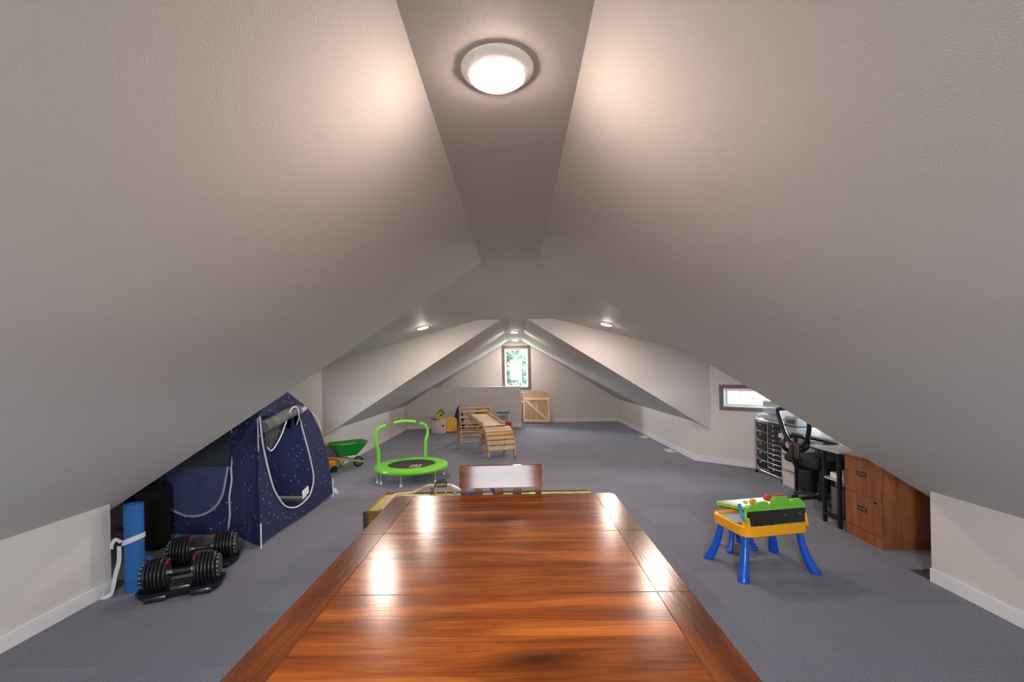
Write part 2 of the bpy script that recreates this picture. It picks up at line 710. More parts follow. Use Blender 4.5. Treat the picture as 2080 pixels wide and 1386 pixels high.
# gable walls
gable = [(XL - .1, -.1), (XR + .1, -.1), (XR + .1, slope_z(XR + .1) + .05), (FR, H + .05), (FL, H + .05), (XL - .1, slope_z(XL - .1) + .05)]
W1 = (-0.300, 0.925, 0.305, 1.945)          # hole in the back wall
mb = MB()
wall_hole(mb, gable, W1, lambda q, z: Vector((q, D3, z)), (0, .14, 0))
struct('wall_back', mb, PAINT)
struct('baseboard_back', MB().b2((XL, D3 - .014, 0), (XR, D3, .088)), TRIMW)
W2 = (-0.36, 0.76, 0.34, 1.97)
mb = MB()
wall_hole(mb, gable, W2, lambda q, z: Vector((q, D0, z)), (0, -.14, 0))
struct('wall_front', mb, PAINT)
struct('baseboard_front', MB().b2((XL, D0, 0), (XR, D0 + .014, .088)), TRIMW)

# half wall at the stairs
HWD = 10.84
hz = 0.985
xs = XL + (hz - ZC) / PIT
struct('wall_partition', MB().prism([(XL - .02, HWD, -.006), (0.09, HWD, -.006), (0.09, HWD, hz), (xs, HWD, hz), (XL - .02, HWD, ZC)], (0, .12, 0)), PAINT)
mb = MB()
mb.b2((XL, HWD - .014, 0), (.104, HWD, .088))
mb.b2((.09, HWD - .014, 0), (.104, HWD + .12, .088))
struct('baseboard_partition', mb, TRIMW)


# ------------------------------------------------------------------ windows
def window(name, org, t, nrm, hole, casing, rows, cols, depth=.12):
    """org + t*s + z; nrm points outside"""
    s0, z0, s1, z1 = hole
    up = Vector((0, 0, 1))
    P = lambda s, z, d: org + t * s + up * z + nrm * d

    def bar(sa, za, sb, zb, da, db):
        mb = MB()
        return mb.prism([P(sa, za, da), P(sb, za, da), P(sb, zb, da), P(sa, zb, da)], nrm * (db - da))
    root = bpy.data.objects.new(name, None)
    C.objects.link(root)
    root['kind'] = 'structure'
    root.location = P((s0 + s1) / 2, z0, 0)
    off = root.location.copy()

    def add(nm, mb, m, par):
        return mb.obj(nm, m, par, 0, off)
    k = casing
    for nm, a in (('casing_board', (s0 - k, z1, s1 + k, z1 + k)), ('casing_board', (s0 - k, z0 - k, s1 + k, z0)),
                  ('casing_board', (s0 - k, z0, s0, z1)), ('casing_board', (s1, z0, s1 + k, z1))):
        add(nm, bar(*a, -.02, 0.004), CASING, root)
    j = .012
    fr = MB()
    for a in ((s0, z1 - j, s1, z1), (s0, z0, s1, z0 + j), (s0, z0, s0 + j, z1), (s1 - j, z0, s1, z1)):
        fr.prism([P(a[0], a[1], 0), P(a[2], a[1], 0), P(a[2], a[3], 0), P(a[0], a[3], 0)], nrm * depth)
    add('window_frame', fr, VINYL, root)
    s0 += j; s1 -= j; z0 += j; z1 -= j
    e = .032
    zs = [z0 + (z1 - z0) * q / rows for q in range(rows + 1)] if rows == 2 else [z0, z1]
    for q in range(len(zs) - 1):
        za, zb = zs[q] - (.012 if q else 0), zs[q + 1] + (.012 if q < len(zs) - 2 else 0)
        dd = .05 + .03 * q
        sm = MB()
        for a in ((s0, zb - e, s1, zb), (s0, za, s1, za + e), (s0, za + e, s0 + e, zb - e), (s1 - e, za + e, s1, zb - e)):
            sm.prism([P(a[0], a[1], dd), P(a[2], a[1], dd), P(a[2], a[3], dd), P(a[0], a[3], dd)], nrm * .028)
        sash = add('sash', sm, VINYL, root)
        add('pane', bar(s0 + e, za + e, s1 - e, zb - e, dd + .012, dd + .016), GLASS, sash)
        if cols > 1:
            for c in range(1, cols):
                x = s0 + e + (s1 - s0 - 2 * e) * c / cols
                add('muntin', bar(x - .006, za + e, x + .006, zb - e, dd + .008, dd + .02), VINYL, sash)
            zm = (za + zb) / 2
            add('muntin', bar(s0 + e, zm - .006, s1 - e, zm + .006, dd + .008, dd + .02), VINYL, sash)
    return root


X1 = Vector((1, 0, 0))
window('window_1', Vector((0, D3, 0)), X1, Vector((0, 1, 0)), W1, .065, 2, 1)
window('window_2', Vector((0, D0, 0)), X1, Vector((0, -1, 0)), W2, .065, 2, 1)
window('window_3', WIN3[0], WIN3[1], WIN3[2], WIN3[3], .048, 1, 5, .10)
window('window_4', Vector((XO, 0, 0)), Vector((0, 1, 0)), Vector((1, 0, 0)), W4, .048, 1, 5, .10)
window('added_window_5', Vector((-XO, 0, 0)), Vector((0, 1, 0)), Vector((-1, 0, 0)), W4, .048, 1, 5, .10)  # unseen window, added to brighten the crossing ceiling from the left bay
# daylight portals of the windows (guide sampling, give no light of their own)
for org, nr, t, h in ((Vector((0, D3, 0)), Vector((0, 1, 0)), X1, W1), (Vector((0, D0, 0)), Vector((0, -1, 0)), X1, W2),
                      (WIN3[0], WIN3[2], WIN3[1], WIN3[3]), (Vector((XO, 0, 0)), Vector((1, 0, 0)), Vector((0, 1, 0)), W4),
                      (Vector((-XO, 0, 0)), Vector((-1, 0, 0)), Vector((0, 1, 0)), W4)):
    ld = bpy.data.lights.new('daylight_portal', 'AREA')
    ld.shape = 'RECTANGLE'
    ld.size, ld.size_y = h[2] - h[0], h[3] - h[1]
    ld.cycles.is_portal = True
    lo = bpy.data.objects.new('daylight_portal', ld)
    C.objects.link(lo)
    z = nr
    y = Vector((0, 0, 1))
    x = y.cross(z)
    M = Matrix((x, y, z)).transposed().to_4x4()
    M.translation = org + t * (h[0] + h[2]) / 2 + Vector((0, 0, (h[1] + h[3]) / 2)) + nr * .13
    lo.matrix_world = M

# ------------------------------------------------------------------ outside
struct('ground', MB().b2((-60, -60, -3.3), (60, 80, -3.2)), mat('lawn', (0.075, 0.085, 0.06), .9, var=.4, vscale=2))
LEAFM = [mat('leaf_light', (0.034, 0.056, 0.036), .8, spec=.1, var=.3, vscale=3, fabric=.4), mat('leaf_dark', (0.026, 0.046, 0.030), .8, spec=.1, var=.3, vscale=3, fabric=.3)]
BARK = mat('bark', (0.10, 0.075, 0.055), .9, var=.3, bump=.5, bscale=30)
for (tx, ty, tz, rr, li, lab) in ((-0.9, 17.5, 1.9, 1.5, 0, 'light green leafy tree outside the tall window'),
                                  (1.2, 20.0, 0.9, 1.9, 1, 'darker green leafy tree outside the tall window')):
    t_ = thing('garden_tree', lab, 'tree', (tx, ty, -3.2))
    mb = MB()
    rnd = random.Random(int(ty))
    for q in range(1200):
        d = Vector((rnd.gauss(0, 1), rnd.gauss(0, 1), rnd.gauss(0, 1))).normalized() * rr * rnd.random() ** .4
        c = Vector((d.x, d.y * .8, tz + 3.2 + d.z * .9))
        u = Vector((rnd.gauss(0, 1), rnd.gauss(0, 1), rnd.gauss(0, 1))).normalized() * .17
        v = u.orthogonal().normalized() * .09
        mb.quad(c - u, c + v, c + u, c - v)
    mb.obj('foliage', LEAFM[li], t_, 0)['kind'] = 'stuff'
    mb = MB()
    mb.tube([(0, 0, 0), (.05, 0, 1.5), (0, .05, 3.0), (.02, 0, tz + 3.4)], [.16, .13, .1, .05], 8)
    mb.tube([(.0, 0, 2.8), (.4, .1, 3.6), (.8, .2, tz + 3.5)], [.06, .05, .02], 6)
    mb.tube([(.0, 0, 2.9), (-.4, -.1, 3.7), (-.7, .2, tz + 3.7)], [.06, .05, .02], 6)
    mb.obj('trunk', BARK, t_)

# ------------------------------------------------------------------ ceiling lamps
LENS = mat('lamp_lens', (1, 1, 1), .4, emit=(1.0, 0.80, 0.68), estr=LAMP)
LTRIM = mat('lamp_trim', (0.90, 0.89, 0.88), .4, fabric=.05)   # slightly translucent plastic, lit from inside by the lens


def lamp(x, y, label, roty=0.0):
    z = slope_z(x) if (y < D1 or y > D2) else dorm_z(x)
    r = thing('ceiling_light', label, 'ceiling light', (x, y, z), 0, 'round disc lights on the ceiling')
    r.rotation_euler = (0, roty, 0)
    MB().lathe([(.0, .002), (.087, .002), (.0872, -.002), (.086, -.005), (.067, -.019), (.0655, -.019), (.0655, -.017), (.0, -.017)], n=48).obj('trim_ring', LTRIM, r)
    MB().lathe([(.0655, -.017), (.0653, -.0195), (.062, -.0220), (.048, -.0250), (.026, -.0270), (.0, -.0275)], n=40).obj('lens', LENS, r)
    return r


lamp(-.032, 1.085, 'round white disc light on the flat strip above the dining table')
dt = math.atan(DP)
lamp(-1.17, 5.66, 'round disc light on the sloped bay ceiling on the tent side, by the far gable', -dt)
lamp(1.16, 5.75, 'round disc light on the sloped bay ceiling on the desk side, by the far gable', dt)
lamp(-1.20, 3.90, 'round disc light on the sloped bay ceiling on the tent side, by the near gable', -dt)
lamp(1.17, 3.90, 'round disc light on the sloped bay ceiling on the desk side, by the near gable', dt)
lamp(-.022, 8.69, 'round disc light on the flat strip beyond the crossing')
lamp(-.01, 11.2, 'round disc light on the flat strip just before the tall window')

# ------------------------------------------------------------------ floor vents
VENT = mat('vent_white', (0.72, 0.71, 0.70), .4)
for a, lab in ((7.33, 'white floor vent beside the right knee wall, nearer the bay'), (8.83, 'white floor vent beside the right knee wall, nearer the gate')):
    r = thing('floor_vent', lab.replace('right knee wall', 'low knee wall'), 'floor vent', (2.505, a + .15, 0), 0, 'floor vents along the knee wall')
    mb = MB()
    for q in ((-.06, -.15, -.048, .15), (.048, -.15, .06, .15), (-.048, -.15, .048, -.138), (-.048, .138, .048, .15)):
        mb.b2((q[0], q[1], 0), (q[2], q[3], .006))
    mb.obj('frame', VENT, r, 0)
    for k in range(18):
        y = -.130 + k * .0153
        MB().box((0, y, .003), (.096, .0095, .0035), Matrix.Rotation(.35, 3, 'X')).obj('slat', VENT, r, 0)

# ================================================================== DINING TABLE
TW = dict(dark=(0.055, 0.013, 0.003), mid=(0.21, 0.052, 0.008), light=(0.42, 0.125, 0.020))
TWX = wood('table_wood_cross', axis='X', rough=.21, coat=.0, knots=1.0, scale=1.0, bump=.06, **TW)
TWY = wood('table_wood_long', (0.04, 0.011, 0.004), (0.11, 0.03, 0.008), (0.2, 0.055, 0.013), 'Y', .21, .0, bump=.06)
TWZ = wood('table_wood_leg', (0.04, 0.011, 0.004), (0.11, 0.03, 0.008), (0.2, 0.055, 0.013), 'Z', .33, .3)
tx0, tx1 = -.632, .484
table = thing('dining_table', 'long dark brown stained wooden dining table with extension leaf', 'table', ((tx0 + tx1) / 2, 1.53, 0))
hwid = (tx1 - tx0) / 2
sec = [(.755, 1.284), (1.2855, 1.7695), (1.771, 2.305)]


def slab(poly, za, zb, bev):
    mb = MB()
    mb.prism([(x, y, za) for x, y in poly], (0, 0, zb - za))
    es = [e for e in mb.bm.edges if abs(e.verts[0].co.z - e.verts[1].co.z) < 1e-6 and e.verts[0].co.z > zb - 1e-4]
    bmesh.ops.bevel(mb.bm, geom=es, offset=bev, segments=2, affect='EDGES')
    return mb


def corner(cx, cy, r, a0, n=8):
    return [(cx + r * cos(a0 + pi / 2 * k / n), cy + r * sin(a0 + pi / 2 * k / n)) for k in range(n + 1)]


BW = .098
for q, (ya, yb) in enumerate(sec):
    a, b = ya - 1.53, yb - 1.53
    ctr = slab([(-hwid + BW, a), (hwid - BW, a), (hwid - BW, b), (-hwid + BW, b)], .73, .76, .0012).obj('tabletop_section', TWX, table, 30)
    for s in (-1, 1):
        xi, xo = s * (hwid - BW + .0006), s * hwid
        R = .035
        if q == 1:
            poly = [(xi, a), (xo, a), (xo, b), (xi, b)]
        elif q == 2:
            arc = [(xo - s * R + s * R * cos(k * pi / 16), b - R + R * sin(k * pi / 16)) for k in range(9)]
            poly = [(xi, a), (xo, a)] + arc + [(xi, b)]
        else:
            arc = [(xo - s * R + s * R * cos(k * pi / 16), a + R - R * sin(k * pi / 16)) for k in range(8, -1, -1)]
            poly = [(xi, a)] + arc + [(xo, b), (xi, b)]
        if s < 0:
            poly = poly[::-1]
        slab(poly, .73, .76, .0012).obj('side_board', TWY, ctr, 30)
for sx in (-1, 1):
    MB().b2((sx * (hwid - .09) - .0125, -.66, .64), (sx * (hwid - .09) + .0125, .66, .73), .002).obj('apron', TWY, table)
    for y in (-.70, .70):
        MB().box((sx * (hwid - .09), y, .365), (.085, .085, .73), None, .006).obj('leg', TWZ, table)
for y in (-.66, .66):
    MB().b2((-hwid + .13, y - .0125, .64), (hwid - .13, y + .0125, .73), .002).obj('apron', TWX, table)

# ------------------------------------------------------------------ DINING CHAIR
CWX = wood('chair_wood_cross', (0.07, 0.018, 0.007), (0.15, 0.042, 0.016), (0.22, 0.07, 0.028), 'X', .08, .0, spec=.13, bump=.0)
CWZ = wood('chair_wood_up', (0.06, 0.016, 0.007), (0.13, 0.037, 0.015), (0.19, 0.06, 0.026), 'Z', .35, .0, spec=.2)
chair = thing('dining_chair', 'dark wooden dining chair with slatted back pushed under the table end', 'chair', (-.09, 2.25, 0), .03)
cw = .226


def back_y(z):
    return .170 + .07 * max(0, (z - .45) / .42)


for s in (-1, 1):
    x = s * (cw - .022)
    MB().sweep([(x, .17 if z < .1 else back_y(z), z) for z in (0, .2, .45, .6, .75, .855)], [(-.016, -.016), (.016, -.016), (.016, .016), (-.016, .016)], up=(0, 1, 0)).obj('back_leg', CWZ, chair)
    MB().cyl((x, -.2, 0), (x, -.2, .44), .016, .021, 4).obj('front_leg', CWZ, chair)
    MB().b2((x - .01, -.2, .38), (x + .01, .15, .44)).obj('side_rail', CWX, chair)
for x in (-.112, .0, .1):
    MB().sweep([(x - .012, back_y(z) - .004, z) for z in (.46, .55, .65, .75, .80)], [(-.024, -.006), (.024, -.006), (.024, .006), (-.024, .006)], up=(0, 1, 0)).obj('back_slat', CWZ, chair)
mb = MB()
n = 12
prof = []
for k in range(n + 1):
    a = -1 + 2 * k / n
    prof.append((a * cw, .002 * (1 - a * a)))
zlo, zhi = .757, .872
for (za, zb) in ((zlo, zhi),):
    yo = lambda z: back_y(z) - .022
    ring = []
    pts = [(x, yo(zlo) + d, zlo) for x, d in prof] + [(x, yo(zlo) + d + .022, zlo) for x, d in prof[::-1]]
    mb.prism(pts, (0, yo(zhi) - yo(zlo), zhi - zlo))
    es = [e for e in mb.bm.edges]
    bmesh.ops.bevel(mb.bm, geom=[e for e in es if e.calc_face_angle(0) > .8], offset=.003, segments=2, affect='EDGES')
mb.obj('top_rail', CWX, chair, 30)
MB().box((0, -.025, .455), (.43, .40, .03), None, .012).obj('seat', CWX, chair)
MB().b2((-.2, -.21, .38), (.2, -.19, .44)).obj('front_rail', CWX, chair)

# ================================================================== TRAIN TABLE
TRW = wood('train_table_wood', (0.16, 0.07, 0.03), (0.28, 0.13, 0.05), (0.38, 0.19, 0.08), 'X', .45)
TRD = mat('dark_corner_post', (0.05, 0.025, 0.02), .5)


def playboard():
    m = bpy.data.materials.new('printed_play_board')
    m.use_nodes = True
    nt = m.node_tree
    L = nt.links.new
    b = nt.nodes['Principled BSDF']
    b.inputs['Roughness'].default_value = .4
    tc = nt.nodes.new('ShaderNodeTexCoord')
    n = nt.nodes.new('ShaderNodeTexNoise')
    n.inputs['Scale'].default_value = 3.2
    n.inputs['Detail'].default_value = 1
    L(tc.outputs['Object'], n.inputs['Vector'])
    r = nt.nodes.new('ShaderNodeValToRGB')
    r.color_ramp.interpolation = 'CONSTANT'
    e = r.color_ramp.elements
    cols = [(0, (0.20, 0.45, 0.62)), (.36, (0.27, 0.42, 0.07)), (.47, (0.55, 0.20, 0.06)), (.51, (0.33, 0.48, 0.08)), (.60, (0.62, 0.60, 0.50)), (.64, (0.24, 0.42, 0.08))]
    e[0].position, e[0].color = 0, (*cols[0][1], 1)
    e[1].position, e[1].color = cols[1][0], (*cols[1][1], 1)
    for p, c in cols[2:]:
        x = e.new(p)
        x.color = (*c, 1)
    L(n.outputs['Fac'], r.inputs['Fac'])
    L(r.outputs['Color'], b.inputs['Base Color'])
    return m


ZT = .42
tt = thing('train_table', 'low wooden train table with printed green play board', 'play table', (-.26, 3.40, 0))
lx, ly = .82, .235
for y in (-ly, ly):
    MB().b2((-lx, y - .009, ZT - .13), (lx, y + .009, ZT), .003).obj('side_rail', TRW, tt)
for x in (-lx, lx):
    MB().b2((x - .009, -ly, ZT - .13), (x + .009, ly, ZT), .003).obj('side_rail', TRW, tt)
    for y in (-ly, ly):
        MB().b2((x - .018, y - .018, 0), (x + .018, y + .018, ZT - .004), .004).obj('corner_post', TRD, tt)
MB().b2((-lx + .009, -ly + .009, ZT - .035), (lx - .009, ly - .009, ZT - .012)).obj('play_board', playboard(), tt, 0)

# wooden track with bridge
TRK = wood('beech_track', (0.68, 0.45, 0.30), (0.76, 0.54, 0.38), (0.82, 0.62, 0.46), 'X', .45)
WHT = mat('white_plastic', (0.78, 0.78, 0.77), .35)
track = thing('toy_train_track', 'light wooden toy train track rising to a small bridge', 'toy track', (-.9, 3.3, ZT - .012))
tb = track.location.copy()
tp = [pY(773, 1035, 3.2), pY(790, 1016, 3.27), pY(803, 1006, 3.36), pY(820, 1003.5, 3.42), pY(838, 1001, 3.44), pY(852, 995, 3.45), pY(864, 988.5, 3.45), pY(875, 986.3, 3.45), pY(884, 986.2, 3.45),
      pY(909, 985.8, 3.45), pY(916, 986.5, 3.45), pY(926, 991, 3.45), pY(937, 997, 3.45), pY(948, 1004, 3.45)]
for p in tp:
    p.z = max(p.z, ZT - .004)
cv = bez(tp, 5)
trp = [(-.02, -.006), (.02, -.006), (.02, .006), (.013, .006), (.013, .003), (.007, .003), (.007, .006), (-.007, .006), (-.007, .003), (-.013, .003), (-.013, .006), (-.02, .006)]
cuts = [0, 12, 24, 35, 45, 51, len(cv) - 1]
for q in range(len(cuts) - 1):
    MB().sweep(cv[cuts[q]:cuts[q + 1] + 1], trp, up=(0, 0, 1)).obj('track_piece', WHT if q == 5 else TRK, track, 30, tb)
bA, bB = pY(883, 988, 3.425), pY(907, 988, 3.425)
for dy in (0, .048):
    mb = MB()
    Ln = bB.x - bA.x
    z0 = bA.z - .006
    arc = [(bA.x + Ln * (1 - cos(pi * k / 12)) / 2, bA.y + dy, z0 + .045 * sin(pi * k / 12) ** .7) for k in range(13)]
    mb.tube(arc, .0032, 6)
    mb.tube([(bA.x, bA.y + dy, z0), (bB.x, bB.y + dy, z0)], .0038, 6)
    for k in range(5):
        x = bA.x + Ln * (k + .5) / 5
        hgt = .045 * sin(math.acos(1 - 2 * (k + .5) / 5)) ** .7
        mb.tube([(x, bA.y + dy, z0), (x, bA.y + dy, z0 + hgt)], .002, 5)
        if k < 4:
            x2 = x + Ln / 5
            h2 = .045 * sin(math.acos(1 - 2 * (k + 1.5) / 5)) ** .7
            mb.tube([(x, bA.y + dy, z0), (x2, bA.y + dy, z0 + h2)] if k % 2 else [(x, bA.y + dy, z0 + hgt), (x2, bA.y + dy, z0)], .002, 5)
    mb.obj('bridge_truss', BLACKP, track, 38, tb)
zb = ZT - .012
sp = pY(878, 1000, 3.45)
mb = MB()
top = pY(878, 991, 3.45).z
for dx in (-.006, .010):
    for k in range(2):
        hh = (top - zb) / 2
        cz = zb + hh * (k + .5)
        mb.tube([(sp.x + dx + .006 * cos(a), 3.45, cz + hh * .48 * sin(a)) for a in [2 * pi * j / 12 for j in range(12)]], .0022, 5, True)
mb.obj('bridge_support', BLACKP, track, 38, tb)
for u in (884, 906):
    p = pY(u, 990, 3.45)
    MB().b2((p.x - .004, 3.435, zb), (p.x + .004, 3.465, p.z - .002)).obj('bridge_post', TRK, track, 0, tb)
BLUEP = mat('toy_blue', (0.01, 0.06, 0.35), .3)
for (u, lab, s_) in ((962, 'small blue toy train behind the chair slats, next to the track', 1.0), (1004, 'taller blue toy crane seen between the chair slats', 1.5)):
    p = pY(u, 1004, 3.45)
    r = thing('toy_train' if s_ == 1 else 'toy_crane', lab, 'toy', (p.x, 3.45, zb))
    if s_ == 1:
        MB().b2((-.06, -.014, .012), (.06, .014, .03), .004).obj('body', BLUEP, r)
        MB().cyl((-.055, 0, .038), (.01, 0, .038), .012).obj('boiler', BLUEP, r)
        MB().b2((.015, -.014, .03), (.055, .014, .06), .004).obj('cab', BLUEP, r)
        for x in (-.04, 0, .04):
            for y in (-.016, .016):
                MB().cyl((x, y - .003, .009), (x, y + .003, .009), .009).obj('wheel', mat('toy_red', (.5, .02, .02), .35), r)
    else:
        MB().b2((-.035, -.03, 0), (.035, .03, .02), .004).obj('base', BLUEP, r)
        MB().b2((-.012, -.012, .02), (.012, .012, .07)).obj('tower', BLUEP, r)
        MB().tube([(-.03, 0, .075), (.0, 0, .07), (.03, 0, .082), (.045, 0, .068)], .011, 8).obj('jib', BLUEP, r)
        MB().cyl((.04, 0, .02), (.04, 0, .065), .002, n=6).obj('cable', BLACKP, r)
p = pY(924, 1000, 3.5)
r = thing('toy_tree', 'tiny green toy tree on the train table', 'toy', (p.x, 3.5, zb))
MB().cyl((0, 0, 0), (0, 0, .03), .003, n=8).obj('stem', TRK, r)
MB().sph((0, 0, .034), .018, 10, (1, 1, .5)).obj('crown', mat('toy_leaf', (0.12, 0.35, 0.06), .6), r)
p = pY(1034, 998, 3.45)
r = thing('toy_signal', 'tiny white toy signal post on the train table', 'toy', (p.x, 3.45, zb))
MB().cyl((0, 0, 0), (0, 0, .045), .003, n=8).obj('post', WHT, r)
MB().b2((-.022, -.012, 0), (.0, .012, .014), .002).obj('base', mat('toy_dkgreen', (0.02, 0.08, 0.02), .5), r)
# long printed raised playset board at the right end
r = thing('road_play_panel', 'bright green road-printed play panel on the end of the train table', 'toy', (.28, 3.50, zb))
MB().b2((-.20, -.06, 0), (.285, .06, .02), .003).obj('panel', MATS.get('rp') or mat('panel_green', (0.30, 0.45, 0.10), .4, var=.5, vscale=14), r)
for k in range(6):
    MB().box((-.07 + k * .026, -.03, .0212), (.012, .05, .001), rotz(.5)).obj('printed_stripe', mat('panel_yellow', (0.75, 0.6, 0.06), .4), r, 0)
for x, c in ((-.15, (.8, .35, .2)), (-.11, (.6, .7, .8)), (.10, (.85, .85, .8)), (.2, (.8, .8, .75))):
    MB().b2((x - .02, -.045, .0207), (x + .02, .0, .0217)).obj('printed_patch', mat('panel_print_%d' % int(x * 100), c, .4), r, 0)

# ================================================================== TRAMPOLINE
GREEN = mat('lime_pad', (0.16, 0.62, 0.03), .35, coat=.2)
GFOAM = mat('lime_foam', (0.17, 0.60, 0.04), .6)
tr = thing('mini_trampoline', 'small round lime green trampoline with padded handlebar', 'trampoline', (-1.39, 5.86, 0))
to = tr.location.copy()
ZR = .195
R = .475
MB().lathe([(.305, ZR - .012), (.31, ZR + .002), (.36, ZR + .008), (.43, ZR + .004), (.465, ZR - .008), (R, ZR - .03), (.468, ZR - .05), (.44, ZR - .05), (.40, ZR - .02), (.305, ZR - .012)], n=64).obj('safety_pad', GREEN, tr)
MB().lathe([(0, ZR - .008), (.315, ZR - .008), (.315, ZR - .012), (0, ZR - .012)], n=48).obj('jump_mat', mat('mat_black', (.02, .02, .022), .8, bump=.2, bscale=300), tr)
jm = bpy.data.objects['jump_mat'] if 'jump_mat' in bpy.data.objects else None
MB().tube([(.435 * cos(2 * pi * k / 48), .435 * sin(2 * pi * k / 48), ZR - .03) for k in range(48)], .012, 8, True).obj('frame_ring', STEEL, tr)
la = atan2(.26, -.05) + .3
lab = MB().box((.08, -.12, ZR - .0065), (.13, .17, .002), rotz(.05)).obj('warning_label', mat('label_cream', (.62, .55, .45), .6), tr, 0)
MB().box((.08, -.12, ZR - .0052), (.105, .145, .0012), rotz(.05)).obj('label_print', mat('label_dark', (.06, .05, .045), .6), lab, 0)
MB().box((.095, -.12, ZR - .0044), (.03, .11, .0012), rotz(.05)).obj('label_picture', mat('label_tan', (.42, .28, .14), .6), lab, 0)
MB().box((.06, -.12, ZR - .0044), (.018, .11, .0012), rotz(.05)).obj('label_text', mat('label_tan2', (.5, .44, .36), .6), lab, 0)
for u, v in ((816.5, 988), (884.5, 981), (902.5, 964), (800, 963)):
    p = pZ(u, v) - to
    a = atan2(p.y, p.x)
    x, y = .425 * cos(a), .425 * sin(a)
    lg = MB().cyl((x, y, .02), (x, y, ZR - .03), .011).obj('leg', STEEL, tr)
    MB().lathe([(0, 0), (.019, 0), (.019, .012), (.013, .03), (0, .03)], (x, y, 0), 14).obj('foot_cap', mat('foot_white', (.68, .69, .72), .5), lg)
hA = Vector((-1.775, 5.645, 0)) - to
hB = Vector((-1.245, 6.24, 0)) - to
for h in (hA, hB):
    a = atan2(h.y, h.x)
    for off in (0, .09):
        x, y = (h.x, h.y) if off == 0 else (.42 * cos(a + .2), .42 * sin(a + .2))
        lg = MB().cyl((x, y, .015), (x, y, ZR + .01), .012).obj('leg', STEEL, tr)
        MB().lathe([(0, 0), (.019, 0), (.019, .012), (.013, .03), (0, .03)], (x, y, 0), 14).obj('foot_cap', MATS['foot_white'], lg)
# handlebar curve in the vertical plane through both posts
nv = Vector((hB.y - hA.y, -(hB.x - hA.x), 0)).normalized()


def inplane(u, v):
    r_ = ray(u, v)
    o_ = Vector((0, 0, CH)) - to
    t_ = nv.dot(hA - o_) / nv.dot(r_)
    return o_ + r_ * t_


hp = [(768.5, 952), (769, 930), (768, 914), (763.5, 902), (761.5, 889), (763.5, 878), (771, 870), (783, 865), (795, 861.5), (811, 857), (828, 856), (843, 857.5), (853, 859.5), (863, 864.5), (868, 873), (868, 884), (865, 894), (864.5, 908), (864, 928)]
hc = bez([inplane(*q) for q in hp], 4)
hc = [Vector((hc[0].x, hc[0].y, ZR - .03))] + hc
MB().tube(hc, .0085, 8).obj('handlebar', CHROME, tr)
N = len(hc)
for a, b in ((0, 30), (34, 46), (49, N)):
    MB().tube(hc[a:b], .0215, 12).obj('foam_sleeve', GFOAM, tr)

# ================================================================== CLIMBING SET
PINE = wood('beech_ply', (0.50, 0.30, 0.15), (0.62, 0.40, 0.22), (0.72, 0.50, 0.30), 'X', .5, scale=.7)
PINEZ = wood('beech_rail', (0.42, 0.23, 0.11), (0.52, 0.31, 0.16), (0.62, 0.40, 0.22), 'Z', .5, scale=.7)
PLYP = wood('pale_ply', (0.62, 0.45, 0.27), (0.70, 0.53, 0.34), (0.76, 0.60, 0.41), 'Y', .4, scale=.6)
ar = thing('climbing_arch', 'curved wooden climbing arch with flat slats and round feet', 'climbing arch', (-.345, 7.37, 0), .30)
AH, AS = .43, .33


def archp(a, off):
    return (-(AS - off) * cos(a), (AH - off) * sin(a))


for x in (-.213, .213):
    o_ = [archp(pi * k / 24, 0) for k in range(25)]
    i_ = [archp(pi * k / 24, .08) for k in range(25)]
    poly = [(x - .009, y, z + .02) for y, z in o_] + [(x - .009, y, z + .02) for y, z in i_[::-1]]
    sd = MB()
    sd.holed(poly, [], (.018, 0, 0))
    side = sd.obj('side_panel', PINEZ, ar, 30)
    for s in (-1, 1):
        MB().cyl((x - .012, s * (AS - .03), .032), (x + .012, s * (AS - .03), .032), .032, n=20).obj('round_foot', PINEZ, side)
ns = 13
for k in range(ns):
    a = pi * (.11 + .78 * k / (ns - 1))
    y, z = archp(a, -.007)
    tx, tz = (AS) * sin(a), AH * cos(a)
    ang = atan2(tz, tx)
    MB().box((0, y, z + .02), (.445, .064, .013), Matrix.Rotation(ang, 3, 'X'), .003, 1).obj('slat', PINE, ar)

ld = thing('climbing_triangle', 'wooden climbing triangle ladder with round rungs', 'climbing frame', (-.80, 8.54, 0), .22)
LH, LS, LWD = .69, .38, .30
for s in (-1, 1):
    for d in (-1, 1):
        MB().sweep([(s * LWD, d * LS, 0), (s * (LWD - .012), 0 + d * .012, LH)], [(-.011, -.024), (.011, -.024), (.011, .024), (-.011, .024)], up=(0, 1, 0)).obj('side_rail', PINEZ, ld)
    MB().cyl((s * (LWD - .035), 0, LH - .03), (s * (LWD + .02), 0, LH - .03), .011).obj('pivot_bolt', STEEL, ld)
for d in (-1, 1):
    for k in range(6):
        z = .09 + .105 * k
        f = 1 - z / LH
        MB().cyl((-LWD, d * LS * f, z), (LWD, d * LS * f, z), .013, n=12).obj('rung', PINE, ld)
MB().cyl((-LWD, 0, LH - .01), (LWD, 0, LH - .01), .014, n=12).obj('rung', PINE, ld)

